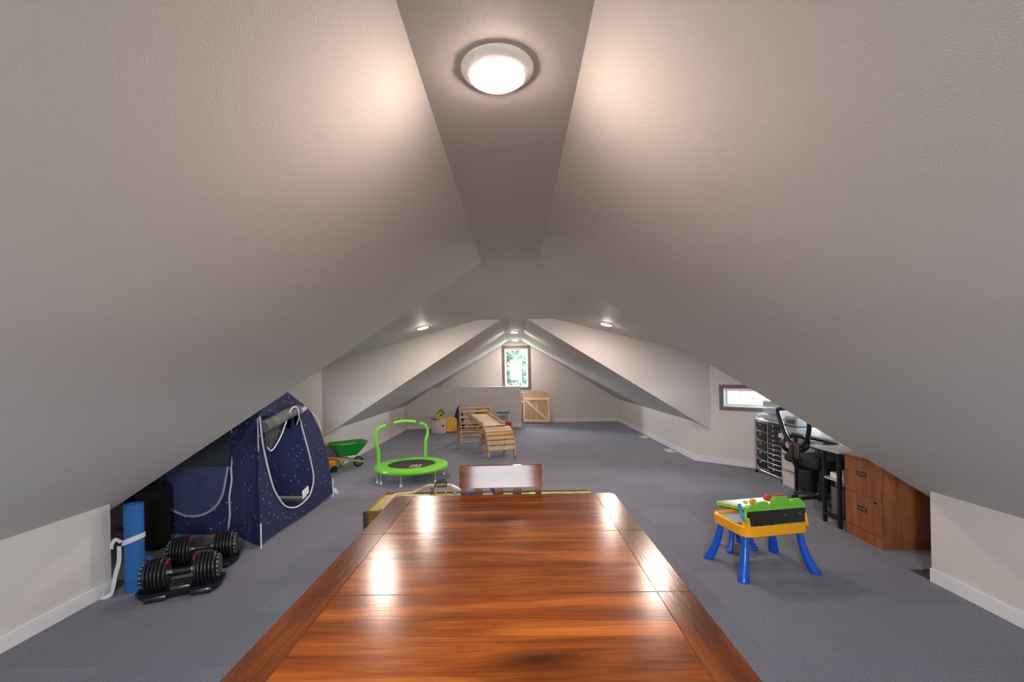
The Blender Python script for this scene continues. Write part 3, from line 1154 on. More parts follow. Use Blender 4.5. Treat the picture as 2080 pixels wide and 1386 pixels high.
sA, sB = Vector((-.40, 7.42, AH + .056)), Vector((-.705, 8.22, .576))
dv = sB - sA
sl = thing('slide_board', 'wooden slide board bridging from the ladder to the arch', 'slide', (sA.x, sA.y, sA.z), atan2(-dv.x, dv.y))
Ln = Vector((dv.x, dv.y)).length
pt = atan2(dv.z, Ln)
Rx = Matrix.Rotation(pt, 3, 'X')
LL = dv.length + .10
for nm, c, d, m in (('slide_surface', (0, LL / 2 - .05, 0), (.35, LL, .012), PLYP), ('side_rail', (-.18, LL / 2 - .05, .015), (.016, LL, .06), PINE), ('side_rail', (.18, LL / 2 - .05, .015), (.016, LL, .06), PINE)):
    MB().box(Rx @ Vector(c), d, Rx, .003, 1).obj(nm, m, sl)
for s in (-1, 1):
    MB().box(Rx @ Vector((s * .18, LL - .09, -.02)), (.016, .05, .05), Rx, .008).obj('hook', PINE, sl)

# ================================================================== GARDEN PLAYSET by half wall
TOYW = mat('toy_white', (0.66, 0.61, 0.55), .45)
TOYY = mat('toy_yellow', (0.80, 0.45, 0.01), .4)
TOYG = mat('toy_green', (0.02, 0.22, 0.03), .4)
TOYR = mat('toy_sill_red', (0.42, 0.03, 0.01), .4)
DKH = mat('toy_hole_brown', (0.05, 0.02, 0.01), .6)
gp = thing('garden_playset', 'white and yellow plastic toy house front with birdhouse and flowers', 'playset', (-1.63, 10.2, 0))
mb = MB()
for (xa, xb, zt) in ((-.30, -.085, .285), (-.085, .03, .325)):
    n = 8
    P1 = [(xa + (xb - xa) * k / n) for k in range(n + 1)]
    cy = lambda x: -.12 - .06 * sqrt(max(0, 1 - ((x + .135) / .18) ** 2))
    mb = MB()
    mb.prism([(x, cy(x), 0) for x in P1] + [(x, cy(x) + .035, 0) for x in P1[::-1]], (0, 0, zt))
    o_ = mb.obj('front_panel', TOYW, gp, 40)
    if zt > .3:
        MB().cyl((-.035, cy(-.035) - .004, .165), (-.035, cy(-.035) + .01, .165), .024, n=20).obj('round_hole', DKH, o_)
    else:
        for x in (-.27, -.19, -.11):
            MB().b2((x - .003, cy(x) - .005, .01), (x + .003, cy(x) + .01, .275)).obj('rib', TOYW, o_, 0)
MB().b2((-.30, -.10, 0), (-.27, .18, .30), .01).obj('side_panel', TOYW, gp)
MB().b2((-.27, .10, .0), (.0, .13, .30), .008).obj('back_panel', TOYW, gp)
arc = [(.035, .0), (.27, .0), (.27, .285)] + [(.155 + .115 * cos(a), .285 + .07 * sin(a)) for a in [pi * k / 10 for k in range(1, 10)]] + [(.035, .285)]
dr = MB().prism([(x, -.14 + .2 * (x - .035), z) for x, z in arc], (0, .03, 0)).obj('gate_door', TOYY, gp, 30)
MB().prism([(.03, -.148, 0), (.275, -.10, 0), (.275, -.10, .032), (.03, -.148, .032)], (0, .04, 0)).obj('sill', TOYR, dr, 0)
MB().sph((.245, -.115, .20), .018, 10).obj('door_knob', TOYW, dr)
for k in range(4):
    MB().b2((.18, -.115, .07 + .03 * k), (.255, -.10, .082 + .03 * k), .002).obj('letter_slot_rib', TOYY, dr)
bh = MB().b2((-.15, -.07, .26), (-.05, .02, .43), .012).obj('birdhouse', TOYY, gp)
MB().prism([(-.175, -.09, .42), (-.10, -.09, .50), (-.02, -.09, .42), (-.02, -.09, .45), (-.10, -.09, .53), (-.175, -.09, .45)], (0, .13, 0)).obj('roof', TOYG, bh, 0)
MB().prism([(-.15, -.07, .425), (-.05, -.07, .425), (-.10, -.07, .50)], (0, .09, 0)).obj('roof_gable', TOYY, bh, 0)
MB().cyl((-.085, -.075, .395), (-.085, -.06, .395), .024, n=18).obj('entry_hole', DKH, bh)
for (x, z, c, nm) in ((-.345, .385, (.72, .68, .42), 'cream'), (-.245, .355, (.75, .42, .22), 'orange')):
    st = MB().tube([(x + .04, .0, .2), (x + .02, -.01, .3), (x, -.02, z)], .006, 6).obj('flower_stem', TOYG, gp)
    mb = MB()
    for k in range(5):
        a = 2 * pi * k / 5
        mb.sph((x + .02 * cos(a), -.028, z + .02 * sin(a)), .017, 8, (1, .5, 1))
    mb.obj('flower_head', mat('flower_' + nm, c, .5), st)
MB().lathe([(0, 0), (.022, 0), (.028, .04), (0, .04)], (-.26, -.02, .285), 14).obj('flower_pot', mat('pot_brown', (.12, .05, .03), .6), gp)

r = thing('soft_toy', 'fuzzy olive yellow stuffed toy slumped behind the climbing ladder', 'soft toy', (-.83, 10.5, 0))
FUZ = mat('olive_plush', (.34, .27, .07), .95, var=.4, vscale=20, bump=.8, bscale=60)
MB().sph((0, 0, .19), .19, 20, (1.0, .7, 1.0)).obj('body', FUZ, r)
MB().sph((.0, -.02, .42), .13, 18, (1.15, .85, .8)).obj('head', FUZ, r)
for s in (-1, 1):
    MB().sph((s * .09, 0, .50), .035, 10).obj('ear', FUZ, r)
    MB().sph((s * .17, -.05, .20), .06, 10, (1, 1, 1.7)).obj('arm', FUZ, r)
    MB().sph((s * .11, -.13, .06), .065, 10, (1, 1.6, .9)).obj('foot', FUZ, r)
r = thing('toy_bag', 'small navy blue pointed fabric bag behind the yellow toy door', 'bag', (-1.36, 10.50, 0))
NAV = mat('navy_fabric', (.012, .02, .10), .8, bump=.4, bscale=20)
MB().lathe([(0, 0), (.12, 0), (.13, .12), (.10, .34), (.05, .50), (.03, .54), (0, .55)], n=20).obj('body', NAV, r)
MB().tube([(-.02, -.02, .53), (0, -.03, .58), (.02, -.02, .53)], .006, 6).obj('loop', NAV, r)

# push walker
wk = thing('push_walker', 'red and grey toddler push walker with teal handle', 'push toy', (-.33, 10.60, 0))
WRED = mat('walker_red', (.62, .025, .02), .35)
WGR = mat('walker_grey', (.30, .32, .35), .45)
WTE = mat('walker_teal', (.02, .17, .24), .4)
WLW = mat('walker_white', (.68, .66, .68), .4)
MB().cyl((-.15, 0, .385), (.15, 0, .385), .022, n=14).obj('handle', WTE, wk)
for s in (-1, 1):
    MB().tube([(s * .13, 0, .38), (s * .135, -.02, .25), (s * .14, -.03, .12)], .017, 10).obj('upright', WLW, wk)
    MB().box((s * .155, -.02, .10), (.07, .22, .14), Matrix.Rotation(s * .12, 3, 'Y'), .03, 3).obj('fender', WRED, wk)
    for y in (-.09, .09):
        MB().cyl((s * .155 - .018, y, .045), (s * .155 + .018, y, .045), .045, n=18).obj('wheel', BLACKP, wk)
MB().b2((-.10, -.05, .19), (.10, -.02, .345), .012).obj('activity_panel', WGR, wk)
MB().cyl((0, -.055, .30), (0, -.045, .30), .03, n=20).obj('badge', mat('badge_olive', (.22, .20, .02), .5), wk)
fc = MB().b2((-.12, -.075, .12), (.12, -.015, .22), .028, 3).obj('face', WGR, wk)
for s in (-1, 1):
    e_ = MB().cyl((s * .05, -.083, .18), (s * .05, -.073, .18), .028, n=18).obj('eye', WLW, fc)
    MB().cyl((s * .045, -.086, .18), (s * .045, -.082, .18), .015, n=14).obj('pupil', BLACKP, fc)
MB().b2((-.15, -.10, .07), (.15, -.03, .13), .025, 3).obj('bumper', WRED, wk)
MB().b2((-.11, -.07, .02), (.11, .1, .075), .01).obj('chassis', WGR, wk)

# ================================================================== WOODEN GATE
GP = wood('pine_board', (0.50, 0.29, 0.13), (0.60, 0.38, 0.19), (0.68, 0.46, 0.25), 'Z', .55, scale=.8)
GB = wood('pine_brace', (0.74, 0.56, 0.36), (0.80, 0.63, 0.43), (0.84, 0.69, 0.50), 'X', .5, scale=.8)
g0, g1 = Vector((.165, 11.66, 0)), Vector((.835, 11.44, 0))
gd = g1 - g0
gt = thing('wooden_gate', 'arched pine board gate with diagonal brace standing ajar at the stairs', 'gate', g0, atan2(gd.y, gd.x))
GL = gd.length
nb = 11
bwid = GL / nb
for k in range(nb):
    x = bwid * k
    q = [x + .0055, x + bwid - .0065]
    tz = lambda s: .70 + .14 * (1 - ((s - GL / 2) / (GL / 2)) ** 2) ** .8
    pts = [(q[0], 0, .03), (q[1], 0, .03)] + [(q[1] - (q[1] - q[0]) * j / 3, 0, tz(max(0.001, q[1] - (q[1] - q[0]) * j / 3))) for j in range(4)]
    MB().prism(pts, (0, .014, 0)).obj('board', GP, gt, 0)
for (xa, xb, za, zb) in ((0, GL, .035, .10), (0, GL, .60, .665), (0, .06, .10, .60), (GL - .06, GL, .10, .60)):
    MB().b2((xa, -.02, za), (xb, -.001, zb), .002, 1).obj('brace_board', GB, gt)
a_, b_ = Vector((.06, 0, .60)), Vector((GL - .06, 0, .10))
dd = (b_ - a_).normalized()
nn = Vector((-dd.z, 0, dd.x)) * .032
MB().prism([a_ + nn + Vector((0, -.02, 0)), b_ + nn + Vector((0, -.02, 0)), b_ - nn + Vector((0, -.02, 0)), a_ - nn + Vector((0, -.02, 0))], (0, .018, 0)).obj('diagonal_brace', GB, gt, 0)
for z in (.16, .56):
    MB().b2((-.03, -.012, z - .03), (.015, -.021, z + .03), .001, 1).obj('hinge', STEEL, gt)
MB().cyl((GL - .03, -.021, .61), (GL - .03, -.03, .61), .012).obj('latch', STEEL, gt)
MB().b2((-.105, -.02, 0), (-.035, .025, .77), .003).obj('hinge_post', GP, gt)
# ================================================================== WHEELBARROW
WBG = mat('wheelbarrow_green', (0.008, 0.24, 0.025), .3, coat=.3)
WBL = mat('wheelbarrow_leg_green', (0.05, 0.26, 0.09), .45)
WBW = wood('wheelbarrow_ash', (0.34, 0.18, 0.09), (0.46, 0.26, 0.14), (0.56, 0.34, 0.19), 'X', .5)
wb = thing('wheelbarrow', 'small green toy wheelbarrow with wooden handles', 'wheelbarrow', (-2.55, 6.49, 0), atan2(.64, .77))
ringz = []


def rrect(xa, xb, ya, yb, z, r, n=4, tilt=0):
    out = []
    for cx, cy, a0 in ((xb - r, yb - r, 0), (xa + r, yb - r, pi / 2), (xa + r, ya + r, pi), (xb - r, ya + r, 3 * pi / 2)):
        for k in range(n + 1):
            a = a0 + pi / 2 * k / n
            x = cx + r * cos(a)
            out.append(Vector((x, cy + r * sin(a), z + tilt * x)))
    return out


def shell(mb, rings, close_last=True):
    R_ = [[mb.bm.verts.new(p) for p in r_] for r_ in rings]
    for A, B in zip(R_, R_[1:]):
        m = len(A)
        for j in range(m):
            mb.bm.faces.new((A[j], A[(j + 1) % m], B[(j + 1) % m], B[j]))
    if close_last:
        mb.bm.faces.new(R_[-1])
    return R_


mb = MB()
outer = [rrect(-.06, .20, -.085, .085, .195, .03), rrect(-.12, .29, -.14, .14, .30, .05), rrect(-.155, .34, -.165, .165, .372, .07), rrect(-.17, .355, -.18, .18, .375, .08), rrect(-.165, .35, -.175, .175, .385, .075),
         rrect(-.145, .33, -.155, .155, .373, .06), rrect(-.112, .282, -.132, .132, .30, .045), rrect(-.055, .195, -.08, .08, .203, .03)]
shell(mb, outer)
mb.bm.faces.new([v for v in mb.bm.verts][:len(outer[0])][::-1])
mb.obj('tub', WBG, wb, 50)
for s in (-1, 1):
    MB().sweep([(-.40, s * .17, .265), (.31, s * .055, .075)], [(-.011, -.014), (.011, -.014), (.011, .014), (-.011, .014)], up=(0, 0, 1)).obj('handle', WBW, wb)
    MB().tube(bez([(-.12, s * .13, .20), (-.03, s * .15, .02), (.0, s * .152, .006), (.03, s * .15, .02), (.10, s * .105, .155)], 5), .007, 7).obj('leg', WBL, wb)
MB().tube([(.0, -.15, .05), (.0, .15, .05)], .006, 6).obj('cross_brace', WBL, wb)
wh = MB().lathe([(.058, -.02), (.072, -.018), (.080, 0), (.072, .018), (.058, .02), (.055, 0), (.058, -.02)], (.24, 0, .081), 28, Matrix.Rotation(pi / 2, 3, 'X')).obj('tyre', BLACKP, wb)
MB().cyl((.24, -.012, .081), (.24, .012, .081), .056, n=24).obj('wheel_hub', WBG, wh)
MB().cyl((.24, -.065, .081), (.24, .065, .081), .006, n=8).obj('axle', STEEL, wb)

tk = thing('toy_truck', 'yellow toy truck with black wheels half hidden behind the tent', 'toy truck', (-2.70, 6.26, 0), .9)
TY = mat('truck_yellow', (.72, .36, .01), .4)
MB().b2((-.16, -.06, .05), (.16, .06, .08), .006).obj('chassis', TY, tk)
MB().prism([(-.15, -.06, .08), (.04, -.06, .08), (.07, -.06, .17), (-.17, -.06, .19)], (0, .12, 0)).obj('dump_bed', TY, tk, 0)
MB().b2((.06, -.055, .08), (.155, .055, .18), .012).obj('cab', TY, tk)
for x in (-.10, .10):
    for s in (-1, 1):
        MB().cyl((x, s * .06 - .018, .045), (x, s * .06 + .018, .045), .045, n=18).obj('wheel', BLACKP, tk)

# ================================================================== PLAY TENT
TF1 = star_fabric('star_fabric', (0.042, 0.054, 0.150), (0.34, 0.38, 0.52), .5)
PIPE = mat('white_piping', (.66, .67, .70), .6)
TPOLE = mat('tent_pole_white', (.70, .71, .74), .4)
tent = thing('play_tent', 'navy blue star-patterned play tent with white-piped oval door', 'tent', (-2.6, 4.2, 0))
t0 = tent.location.copy()


def wrinkle(mb, amp, axis, cuts=2, freq=4.0):
    bmesh.ops.triangulate(mb.bm, faces=mb.bm.faces[:])
    for _ in range(cuts):
        es = [e for e in mb.bm.edges if e.calc_length() > .09]
        bmesh.ops.subdivide_edges(mb.bm, edges=es, cuts=1)
        bmesh.ops.triangulate(mb.bm, faces=mb.bm.faces[:])
    ax = Vector(axis)
    for v in mb.bm.verts:
        v.co += ax * noise.noise(v.co * freq) * amp
    return mb


XD = -2.09
dout = [(3.60, .02), (3.595, 1.066), (3.70, 1.14), (3.85, 1.21), (4.07, 1.236), (4.357, 1.106), (4.553, 1.001), (4.74, .806), (4.853, .615), (4.946, .409), (5.00, .20), (5.02, .05), (4.6, .015), (4.1, .03)]
door = [(3.617, 1.059), (3.652, .846), (3.707, .658), (3.793, .445), (3.876, .328), (3.971, .232), (4.088, .173), (4.234, .146), (4.407, .167), (4.497, .215), (4.554, .345), (4.476, .57), (4.37, .79), (4.255, 1.025)]
mb = MB()
loops = [[Vector((XD, a, b)) for a, b in dout], [Vector((XD, a, b)) for a, b in door]]
flat = loops[0] + loops[1]
vv = [mb.bm.verts.new(p) for p in flat]
for t_ in tessellate_polygon(loops):
    try:
        mb.bm.faces.new([vv[i] for i in t_])
    except ValueError:
        pass
wrinkle(mb, .012, (1, 0, 0), 3)
dw = mb.obj('door_wall', TF1, tent, 60, t0)
MB().tube([(XD + .006, a, b) for a, b in [(q.x, q.y) for q in bez([(a, b, 0) for a, b in door], 4)]], .0075, 6).obj('door_piping', PIPE, dw, 60, t0)
# roof and far side skin
XB = -3.45
mb = MB()
sk = [(3.595, 1.066), (3.70, 1.14), (3.85, 1.21), (4.07, 1.236), (4.357, 1.106), (4.553, 1.001), (4.74, .806), (4.853, .615), (4.946, .409), (5.00, .20), (5.02, .03)]
for a, b in zip(sk, sk[1:]):
    mb.quad((XD, *a), (XD, *b), (XB, *b), (XB, *a))
bmesh.ops.remove_doubles(mb.bm, verts=mb.bm.verts, dist=.001)
wrinkle(mb, .015, (0, .7, .7), 2)
mb.obj('roof', TF1, tent, 60, t0)
# back (outer) wall
mb = MB()
vs_ = [mb.bm.verts.new((XB + .35 * 0, a, b)) for a, b in [(3.9, .02)] + [(3.9, 1.20)] + sk[3:]]
mb.bm.faces.new(vs_)
wrinkle(mb, .02, (1, 0, 0), 3)
mb.obj('side_wall', TF1, tent, 60, t0)
# inner partition seen through the door
mb = MB()
vs_ = [mb.bm.verts.new((-2.78, a, b)) for a, b in [(3.9, .16), (4.92, .16), (4.72, .80), (4.35, 1.08), (3.95, 1.18)]]
mb.bm.faces.new(vs_)
wrinkle(mb, .012, (1, 0, 0), 3)
mb.obj('inner_panel', TF1, tent, 60, t0)
MB().tube([(-2.775, 3.9, .16), (-2.775, 4.92, .16)], .006, 6).obj('seam', mat('seam_dark', (.008, .01, .04), .8), tent, 60, t0)
MB().tube([(-2.77, 3.9, .92), (-2.77, 4.62, .92)], .006, 6).obj('seam', MATS['seam_dark'], tent, 60, t0)
# front wall in two bays
fr = [(-2.09, 3.60), (-2.50, 3.85), (-3.20, 3.89), (-3.45, 3.95)]
tops = [1.07, 1.12, 1.12, 1.05]
mb = MB()
for k in range(3):
    (xa, ya), (xb, yb) = fr[k], fr[k + 1]
    mb.quad((xa, ya, .015), (xb, yb, .03), (xb, yb, tops[k + 1]), (xa, ya, tops[k]))
bmesh.ops.remove_doubles(mb.bm, verts=mb.bm.verts, dist=.001)
wrinkle(mb, .014, (0, 1, 0), 4)
fw = mb.obj('front_wall', TF1, tent, 60, t0)
mb = MB()
mb.quad((-2.09, 3.595, 1.066), (-2.5, 3.85, 1.12), (-2.5, 3.86, 1.21), (-2.09, 3.70, 1.14))
mb.quad((-2.5, 3.85, 1.12), (-3.45, 3.95, 1.05), (-3.45, 3.9, 1.2), (-2.5, 3.86, 1.21))
mb.obj('roof_edge', TF1, tent, 0, t0)
# window: dark mesh above, lighter flap below
YW = 3.862
arcw = [(-3.166, .462), (-3.099, .326), (-2.997, .243), (-2.834, .189), (-2.67, .223), (-2.547, .347), (-2.481, .613)]
ac = [(q.x, q.y) for q in bez([(a, b, 0) for a, b in arcw], 5)]
yw = lambda x: 3.85 + (3.89 - 3.85) * (-2.5 - x) / .7 - .022
MESH = mat('window_mesh_grey', (.035, .045, .05), .9, alpha=.8, var=.3, vscale=6)
mb = MB()
mb.bm.faces.new([mb.bm.verts.new((x, yw(x), z)) for x, z in [(-3.17, .60), (-2.481, .60), (-2.455, .93), (-2.46, 1.05), (-3.15, 1.05)]])
mb.obj('window_mesh', MESH, fw, 0, t0)
FLP = mat('window_flap_blue', (.075, .095, .215), .85, var=.15, vscale=9, fabric=.3, bump=.2, bscale=12)
mb = MB()
mb.bm.faces.new([mb.bm.verts.new((x, yw(x) - .004, z)) for x, z in [(-2.481, .613), (-3.17, .60)] + ac])
mb.obj('window_flap', FLP, fw, 0, t0)
MB().sweep([(x, yw(x) - .008, z) for x, z in ac], [(-.009, -.003), (.009, -.003), (.009, .003), (-.009, .003)], up=(0, 1, 0)).obj('window_piping', mat('grey_piping', (.34, .37, .46), .6), fw, 60, t0)
MB().tube([(x, yw(x) - .006, z) for x, z in [(-2.455, .95), (-2.428, .88), (-2.43, .8), (-2.452, .61)]], .006, 6).obj('window_piping', PIPE, fw, 60, t0)
for pts in ([(-2.452, .61), (-2.447, .5), (-2.472, .36), (-2.47, .2), (-2.488, .08)], [(-3.185, .46), (-3.178, .35), (-3.19, .25), (-3.18, .15), (-3.19, .075)]):
    MB().sweep([(x, yw(x) - .012, z) for x, z in pts], [(-.007, -.002), (.007, -.002), (.007, .002), (-.007, .002)], up=(0, 1, 0)).obj('tie_strap', PIPE, fw, 60, t0)
# poles
MB().tube([(XD + .012, 3.592, .0), (XD + .012, 3.592, .20)], .006, 8).obj('pole', TPOLE, tent, 60, t0)
MB().tube([(XD + .006, 3.588, .78), (XD + .006, 3.588, 1.05)], .005, 8).obj('pole', mat('pole_sleeve_pink', (.45, .35, .42), .6), tent, 60, t0)
MB().tube([(XD - .01, 4.56, 1.005), (XD - .01, 4.70, .93), (XD - .01, 4.745, .87), (XD - .01, 4.77, .80)], .006, 8).obj('pole', TPOLE, tent, 60, t0)
MB().tube([(XD + .0, 5.04, .21), (XD + .0, 5.045, .0)], .007, 8).obj('pole', TPOLE, tent, 60, t0)
MB().prism([(XD - .02, 5.03, .10), (XD + .03, 5.05, .03), (XD + .06, 5.05, .04), (XD + .03, 5.05, .10)], (0, .004, 0)).obj('care_tag', WHT, tent, 0, t0)
MB().prism([(XD + .012, 4.30, .19), (XD + .012, 4.29, .27), (XD + .012, 4.42, .29), (XD + .012, 4.43, .22)], (.003, 0, 0)).obj('care_tag', WHT, tent, 0, t0)
# rolled door flap hanging at the top
RF = mat('rolled_mesh_grey', (.14, .15, .15), .9, var=.4, vscale=12, fabric=.2)
mb = MB()
mb.tube(bez([(XD + .03, 3.63, .97), (XD + .05, 3.75, 1.0), (XD + .05, 3.9, 1.03), (XD + .045, 4.05, 1.05), (XD + .03, 4.2, 1.06)], 5), .05, 10)
mb.obj('rolled_flap', RF, dw, 60, t0)
mb = MB()
mb.bm.faces.new([mb.bm.verts.new((XD + .03 + .01 * sin(k), a, b)) for k, (a, b) in enumerate([(3.64, .98), (3.64, .80), (3.70, .77), (3.79, .82), (3.88, .90), (3.92, 1.02)])])
mb.bm.faces.new([mb.bm.verts.new((XD + .04, a, b)) for k, (a, b) in enumerate([(3.92, 1.03), (3.94, .93), (4.04, .90), (4.08, 1.05)])])
mb.bm.faces.new([mb.bm.verts.new((XD + .05, a, b)) for k, (a, b) in enumerate([(4.07, 1.06), (4.10, .93), (4.20, .92), (4.21, 1.07)])])
bmesh.ops.solidify(mb.bm, geom=mb.bm.faces[:], thickness=.004)
mb.obj('flap_fold', RF, dw, 0, t0)
MB().tube(bez([(XD + .045, 3.65, .80), (XD + .05, 3.70, .765), (XD + .05, 3.79, .81), (XD + .05, 3.88, .89), (XD + .08, 3.92, 1.02), (XD + .10, 3.95, 1.09), (XD + .10, 4.03, 1.10), (XD + .10, 4.08, 1.06)], 4), .006, 6).obj('flap_piping', PIPE, dw, 60, t0)
MB().tube(bez([(XD + .10, 4.06, 1.08), (XD + .09, 4.10, 1.0), (XD + .06, 4.12, .93)], 4), .006, 6).obj('flap_piping', PIPE, dw, 60, t0)
MB().cyl((XD + .07, 4.17, 1.05), (XD + .07, 4.25, 1.065), .025).obj('flap_toggle', mat('toggle_mauve', (.38, .32, .40), .6), dw, 60, t0)

# ================================================================== YOGA MAT
BLU = mat('mat_blue', (0.010, 0.115, 0.36), .75, var=.06, vscale=30, bump=.3, bscale=160)
ym = thing('yoga_mat', 'rolled blue exercise mat standing on end with a white strap', 'exercise mat', (-2.535, 2.925, 0))
sp = []
turns, n = 4.2, 120
r0, r1 = .013, .057
for k in range(n + 1):
    a = 2 * pi * turns * k / n
    sp.append((a, r0 + (r1 - r0) * k / n))
th = (r1 - r0) / turns * .80
pa = [(r_ * cos(a), r_ * sin(a)) for a, r_ in sp]
pb = [((r_ - th) * cos(a), (r_ - th) * sin(a)) for a, r_ in sp]
mb = MB()
A = [[mb.bm.verts.new((x, y, z)) for x, y in pa] for z in (0, .565)]
B = [[mb.bm.verts.new((x, y, z)) for x, y in pb] for z in (0, .565)]
for k in range(n):
    mb.bm.faces.new((A[0][k], A[0][k + 1], A[1][k + 1], A[1][k]))
    mb.bm.faces.new((B[0][k + 1], B[0][k], B[1][k], B[1][k + 1]))
    mb.bm.faces.new((A[1][k], A[1][k + 1], B[1][k + 1], B[1][k]))
    mb.bm.faces.new((A[0][k + 1], A[0][k], B[0][k], B[0][k + 1]))
mb.bm.faces.new((A[0][n], B[0][n], B[1][n], A[1][n]))
mb.obj('rolled_mat', BLU, ym, 50)
STR = mat('strap_white', (.62, .62, .60), .8, bump=.2, bscale=200)
mb = MB()
mb.sweep([(.0595 * cos(2 * pi * k / 32), .0595 * sin(2 * pi * k / 32), .335 + .022 * cos(2 * pi * k / 32)) for k in range(32)], [(-.0015, -.016), (.0015, -.016), (.0015, .016), (-.0015, .016)], True, (0, 0, 1))
st = mb.obj('strap', STR, ym, 40)
MB().sweep(bez([(-.058, -.03, .325), (-.085, -.04, .345), (-.105, -.045, .315), (-.108, -.045, .285)], 4), [(-.012, -.0015), (.012, -.0015), (.012, .0015), (-.012, .0015)], up=(0, 1, 0)).obj('strap_end', STR, st, 40)
MB().sweep(bez([(-.066, -.035, .30), (-.070, -.035, .20), (-.085, -.045, .12), (-.075, -.075, .05), (-.07, -.10, .02), (-.095, -.125, .010), (-.112, -.125, .012), (-.105, -.10, .018)], 5), [(-.014, -.0015), (.014, -.0015), (.014, .0015), (-.014, .0015)], up=(0, 1, 0)).obj('strap_tail', STR, st, 40)

fb = thing('foam_block', 'small blue foam wedge block between the rolled mat and the dumbbells', 'foam block', (-2.52, 3.04, 0), .5)
MB().prism([(-.05, -.035, 0), (.06, -.035, 0), (.06, -.035, .10), (.03, -.035, .135), (-.05, -.035, .19)], (0, .07, 0)).obj('wedge', BLU, fb, 0)
MB().b2((-.05, -.036, .02), (.06, -.0355, .03)).obj('edge_groove', mat('mat_blue_dark', (.006, .06, .2), .8), fb, 0)

bg_ = thing('gap_fill_bag', 'added dark bag shape filling the black gap behind the rolled blue mat', 'bag', (-2.97, 3.62, 0), 0)  # bag shape put in to make the gap black; real contents unclear
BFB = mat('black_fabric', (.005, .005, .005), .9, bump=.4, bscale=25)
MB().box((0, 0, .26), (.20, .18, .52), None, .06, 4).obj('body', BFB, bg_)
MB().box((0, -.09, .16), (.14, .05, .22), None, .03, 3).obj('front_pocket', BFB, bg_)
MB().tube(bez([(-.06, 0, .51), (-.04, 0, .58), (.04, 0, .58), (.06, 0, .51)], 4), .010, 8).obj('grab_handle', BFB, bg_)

# ================================================================== DUMBBELLS
DBK = mat('dumbbell_black', (.014, .015, .018), .38, coat=.2)
DRED = mat('dumbbell_red', (.42, .02, .015), .4)
DNUM = mat('dial_print', (.35, .36, .38), .5)


def dumbbell(loc, rz, l1, l2):
    trr = thing('dumbbell_tray', l1, 'dumbbell tray', (*loc, 0), rz, 'dumbbell trays')
    mb = MB()
    n = 24
    top, bot = [], []
    o1 = rrect(-.225, .225, -.085, .085, .0, .05, 5)
    shell(mb, [rrect(-.20, .20, -.06, .06, .0, .04, 5), rrect(-.225, .225, -.09, .09, .025, .06, 5), rrect(-.235, .235, -.098, .098, .055, .06, 5), rrect(-.222, .222, -.085, .085, .055, .05, 5), rrect(-.205, .205, -.07, .07, .028, .04, 5)])
    mb.bm.faces.new([v for v in mb.bm.verts][:24][::-1])
    mb.obj('cradle', DBK, trr, 50)
    for s in (-1, 1):
        MB().box((s * .12, -.086, .02), (.12, .03, .04), None, .012).obj('foot', DBK, trr)
    MB().b2((-.055, -.06, .03), (.055, .06, .065), .006).obj('centre_plate', mat('tray_plate', (.13, .11, .11), .3, .6), trr)
    d = thing('dumbbell', l2, 'dumbbell', (*loc, .038), rz, 'dumbbells')
    zc = .103
    MB().cyl((-.07, 0, zc), (.07, 0, zc), .017, n=20).obj('grip', mat('grip_black', (.02, .02, .022), .3), d)
    for s in (-1, 1):
        MB().cyl((s * .050, 0, zc), (s * .072, 0, zc), .0185, n=20).obj('chrome_collar', CHROME, d)
        radii = [.088, .101, .101, .098, .095, .090]
        for k, rr in enumerate(radii):
            x = s * (.075 + .0195 * k)
            x2 = x + s * .0155
            MB().lathe([(0, 0), (rr - .006, 0), (rr, .004), (rr, .0115), (rr - .006, .0155), (0, .0155)], (x, 0, zc), 36, Matrix.Rotation(s * pi / 2, 3, 'Y')).obj('weight_plate', DBK, d)
            MB().box((x + s * .008, 0, zc + rr), (.010, .03, .012), None, .003, 1).obj('plate_lug', DBK, d)
        MB().cyl((s * .068, 0, zc), (s * .074, 0, zc), .060, n=28).obj('inner_disc', DBK, d)
        MB().sweep([(s * .071, .084 * cos(a), zc + .084 * sin(a)) for a in [pi * (.32 + .03 * q) for q in range(13)]], [(-.004, -.004), (.004, -.004), (.004, .004), (-.004, .004)], up=(1, 0, 0)).obj('red_mark', DRED, d)
        dl = MB().lathe([(0, 0), (.066, 0), (.070, .008), (.066, .022), (.05, .026), (0, .026)], (s * .190, 0, zc), 28, Matrix.Rotation(s * pi / 2, 3, 'Y')).obj('dial', DBK, d)
        for k in range(15):
            a = 2 * pi * k / 15
            MB().box((s * .203, .0695 * cos(a), zc + .0695 * sin(a)), (.011, .0022, .007), Matrix.Rotation(a, 3, 'X')).obj('dial_mark', DNUM, dl, 0)


dumbbell((-2.187, 2.885), .42, 'black cradle tray under the dumbbell beside the rolled mat', 'black adjustable dumbbell lying in front, beside the rolled mat')
dumbbell((-2.315, 3.265), .42, 'black cradle tray under the dumbbell by the tent', 'black adjustable dumbbell lying behind the other, by the tent')

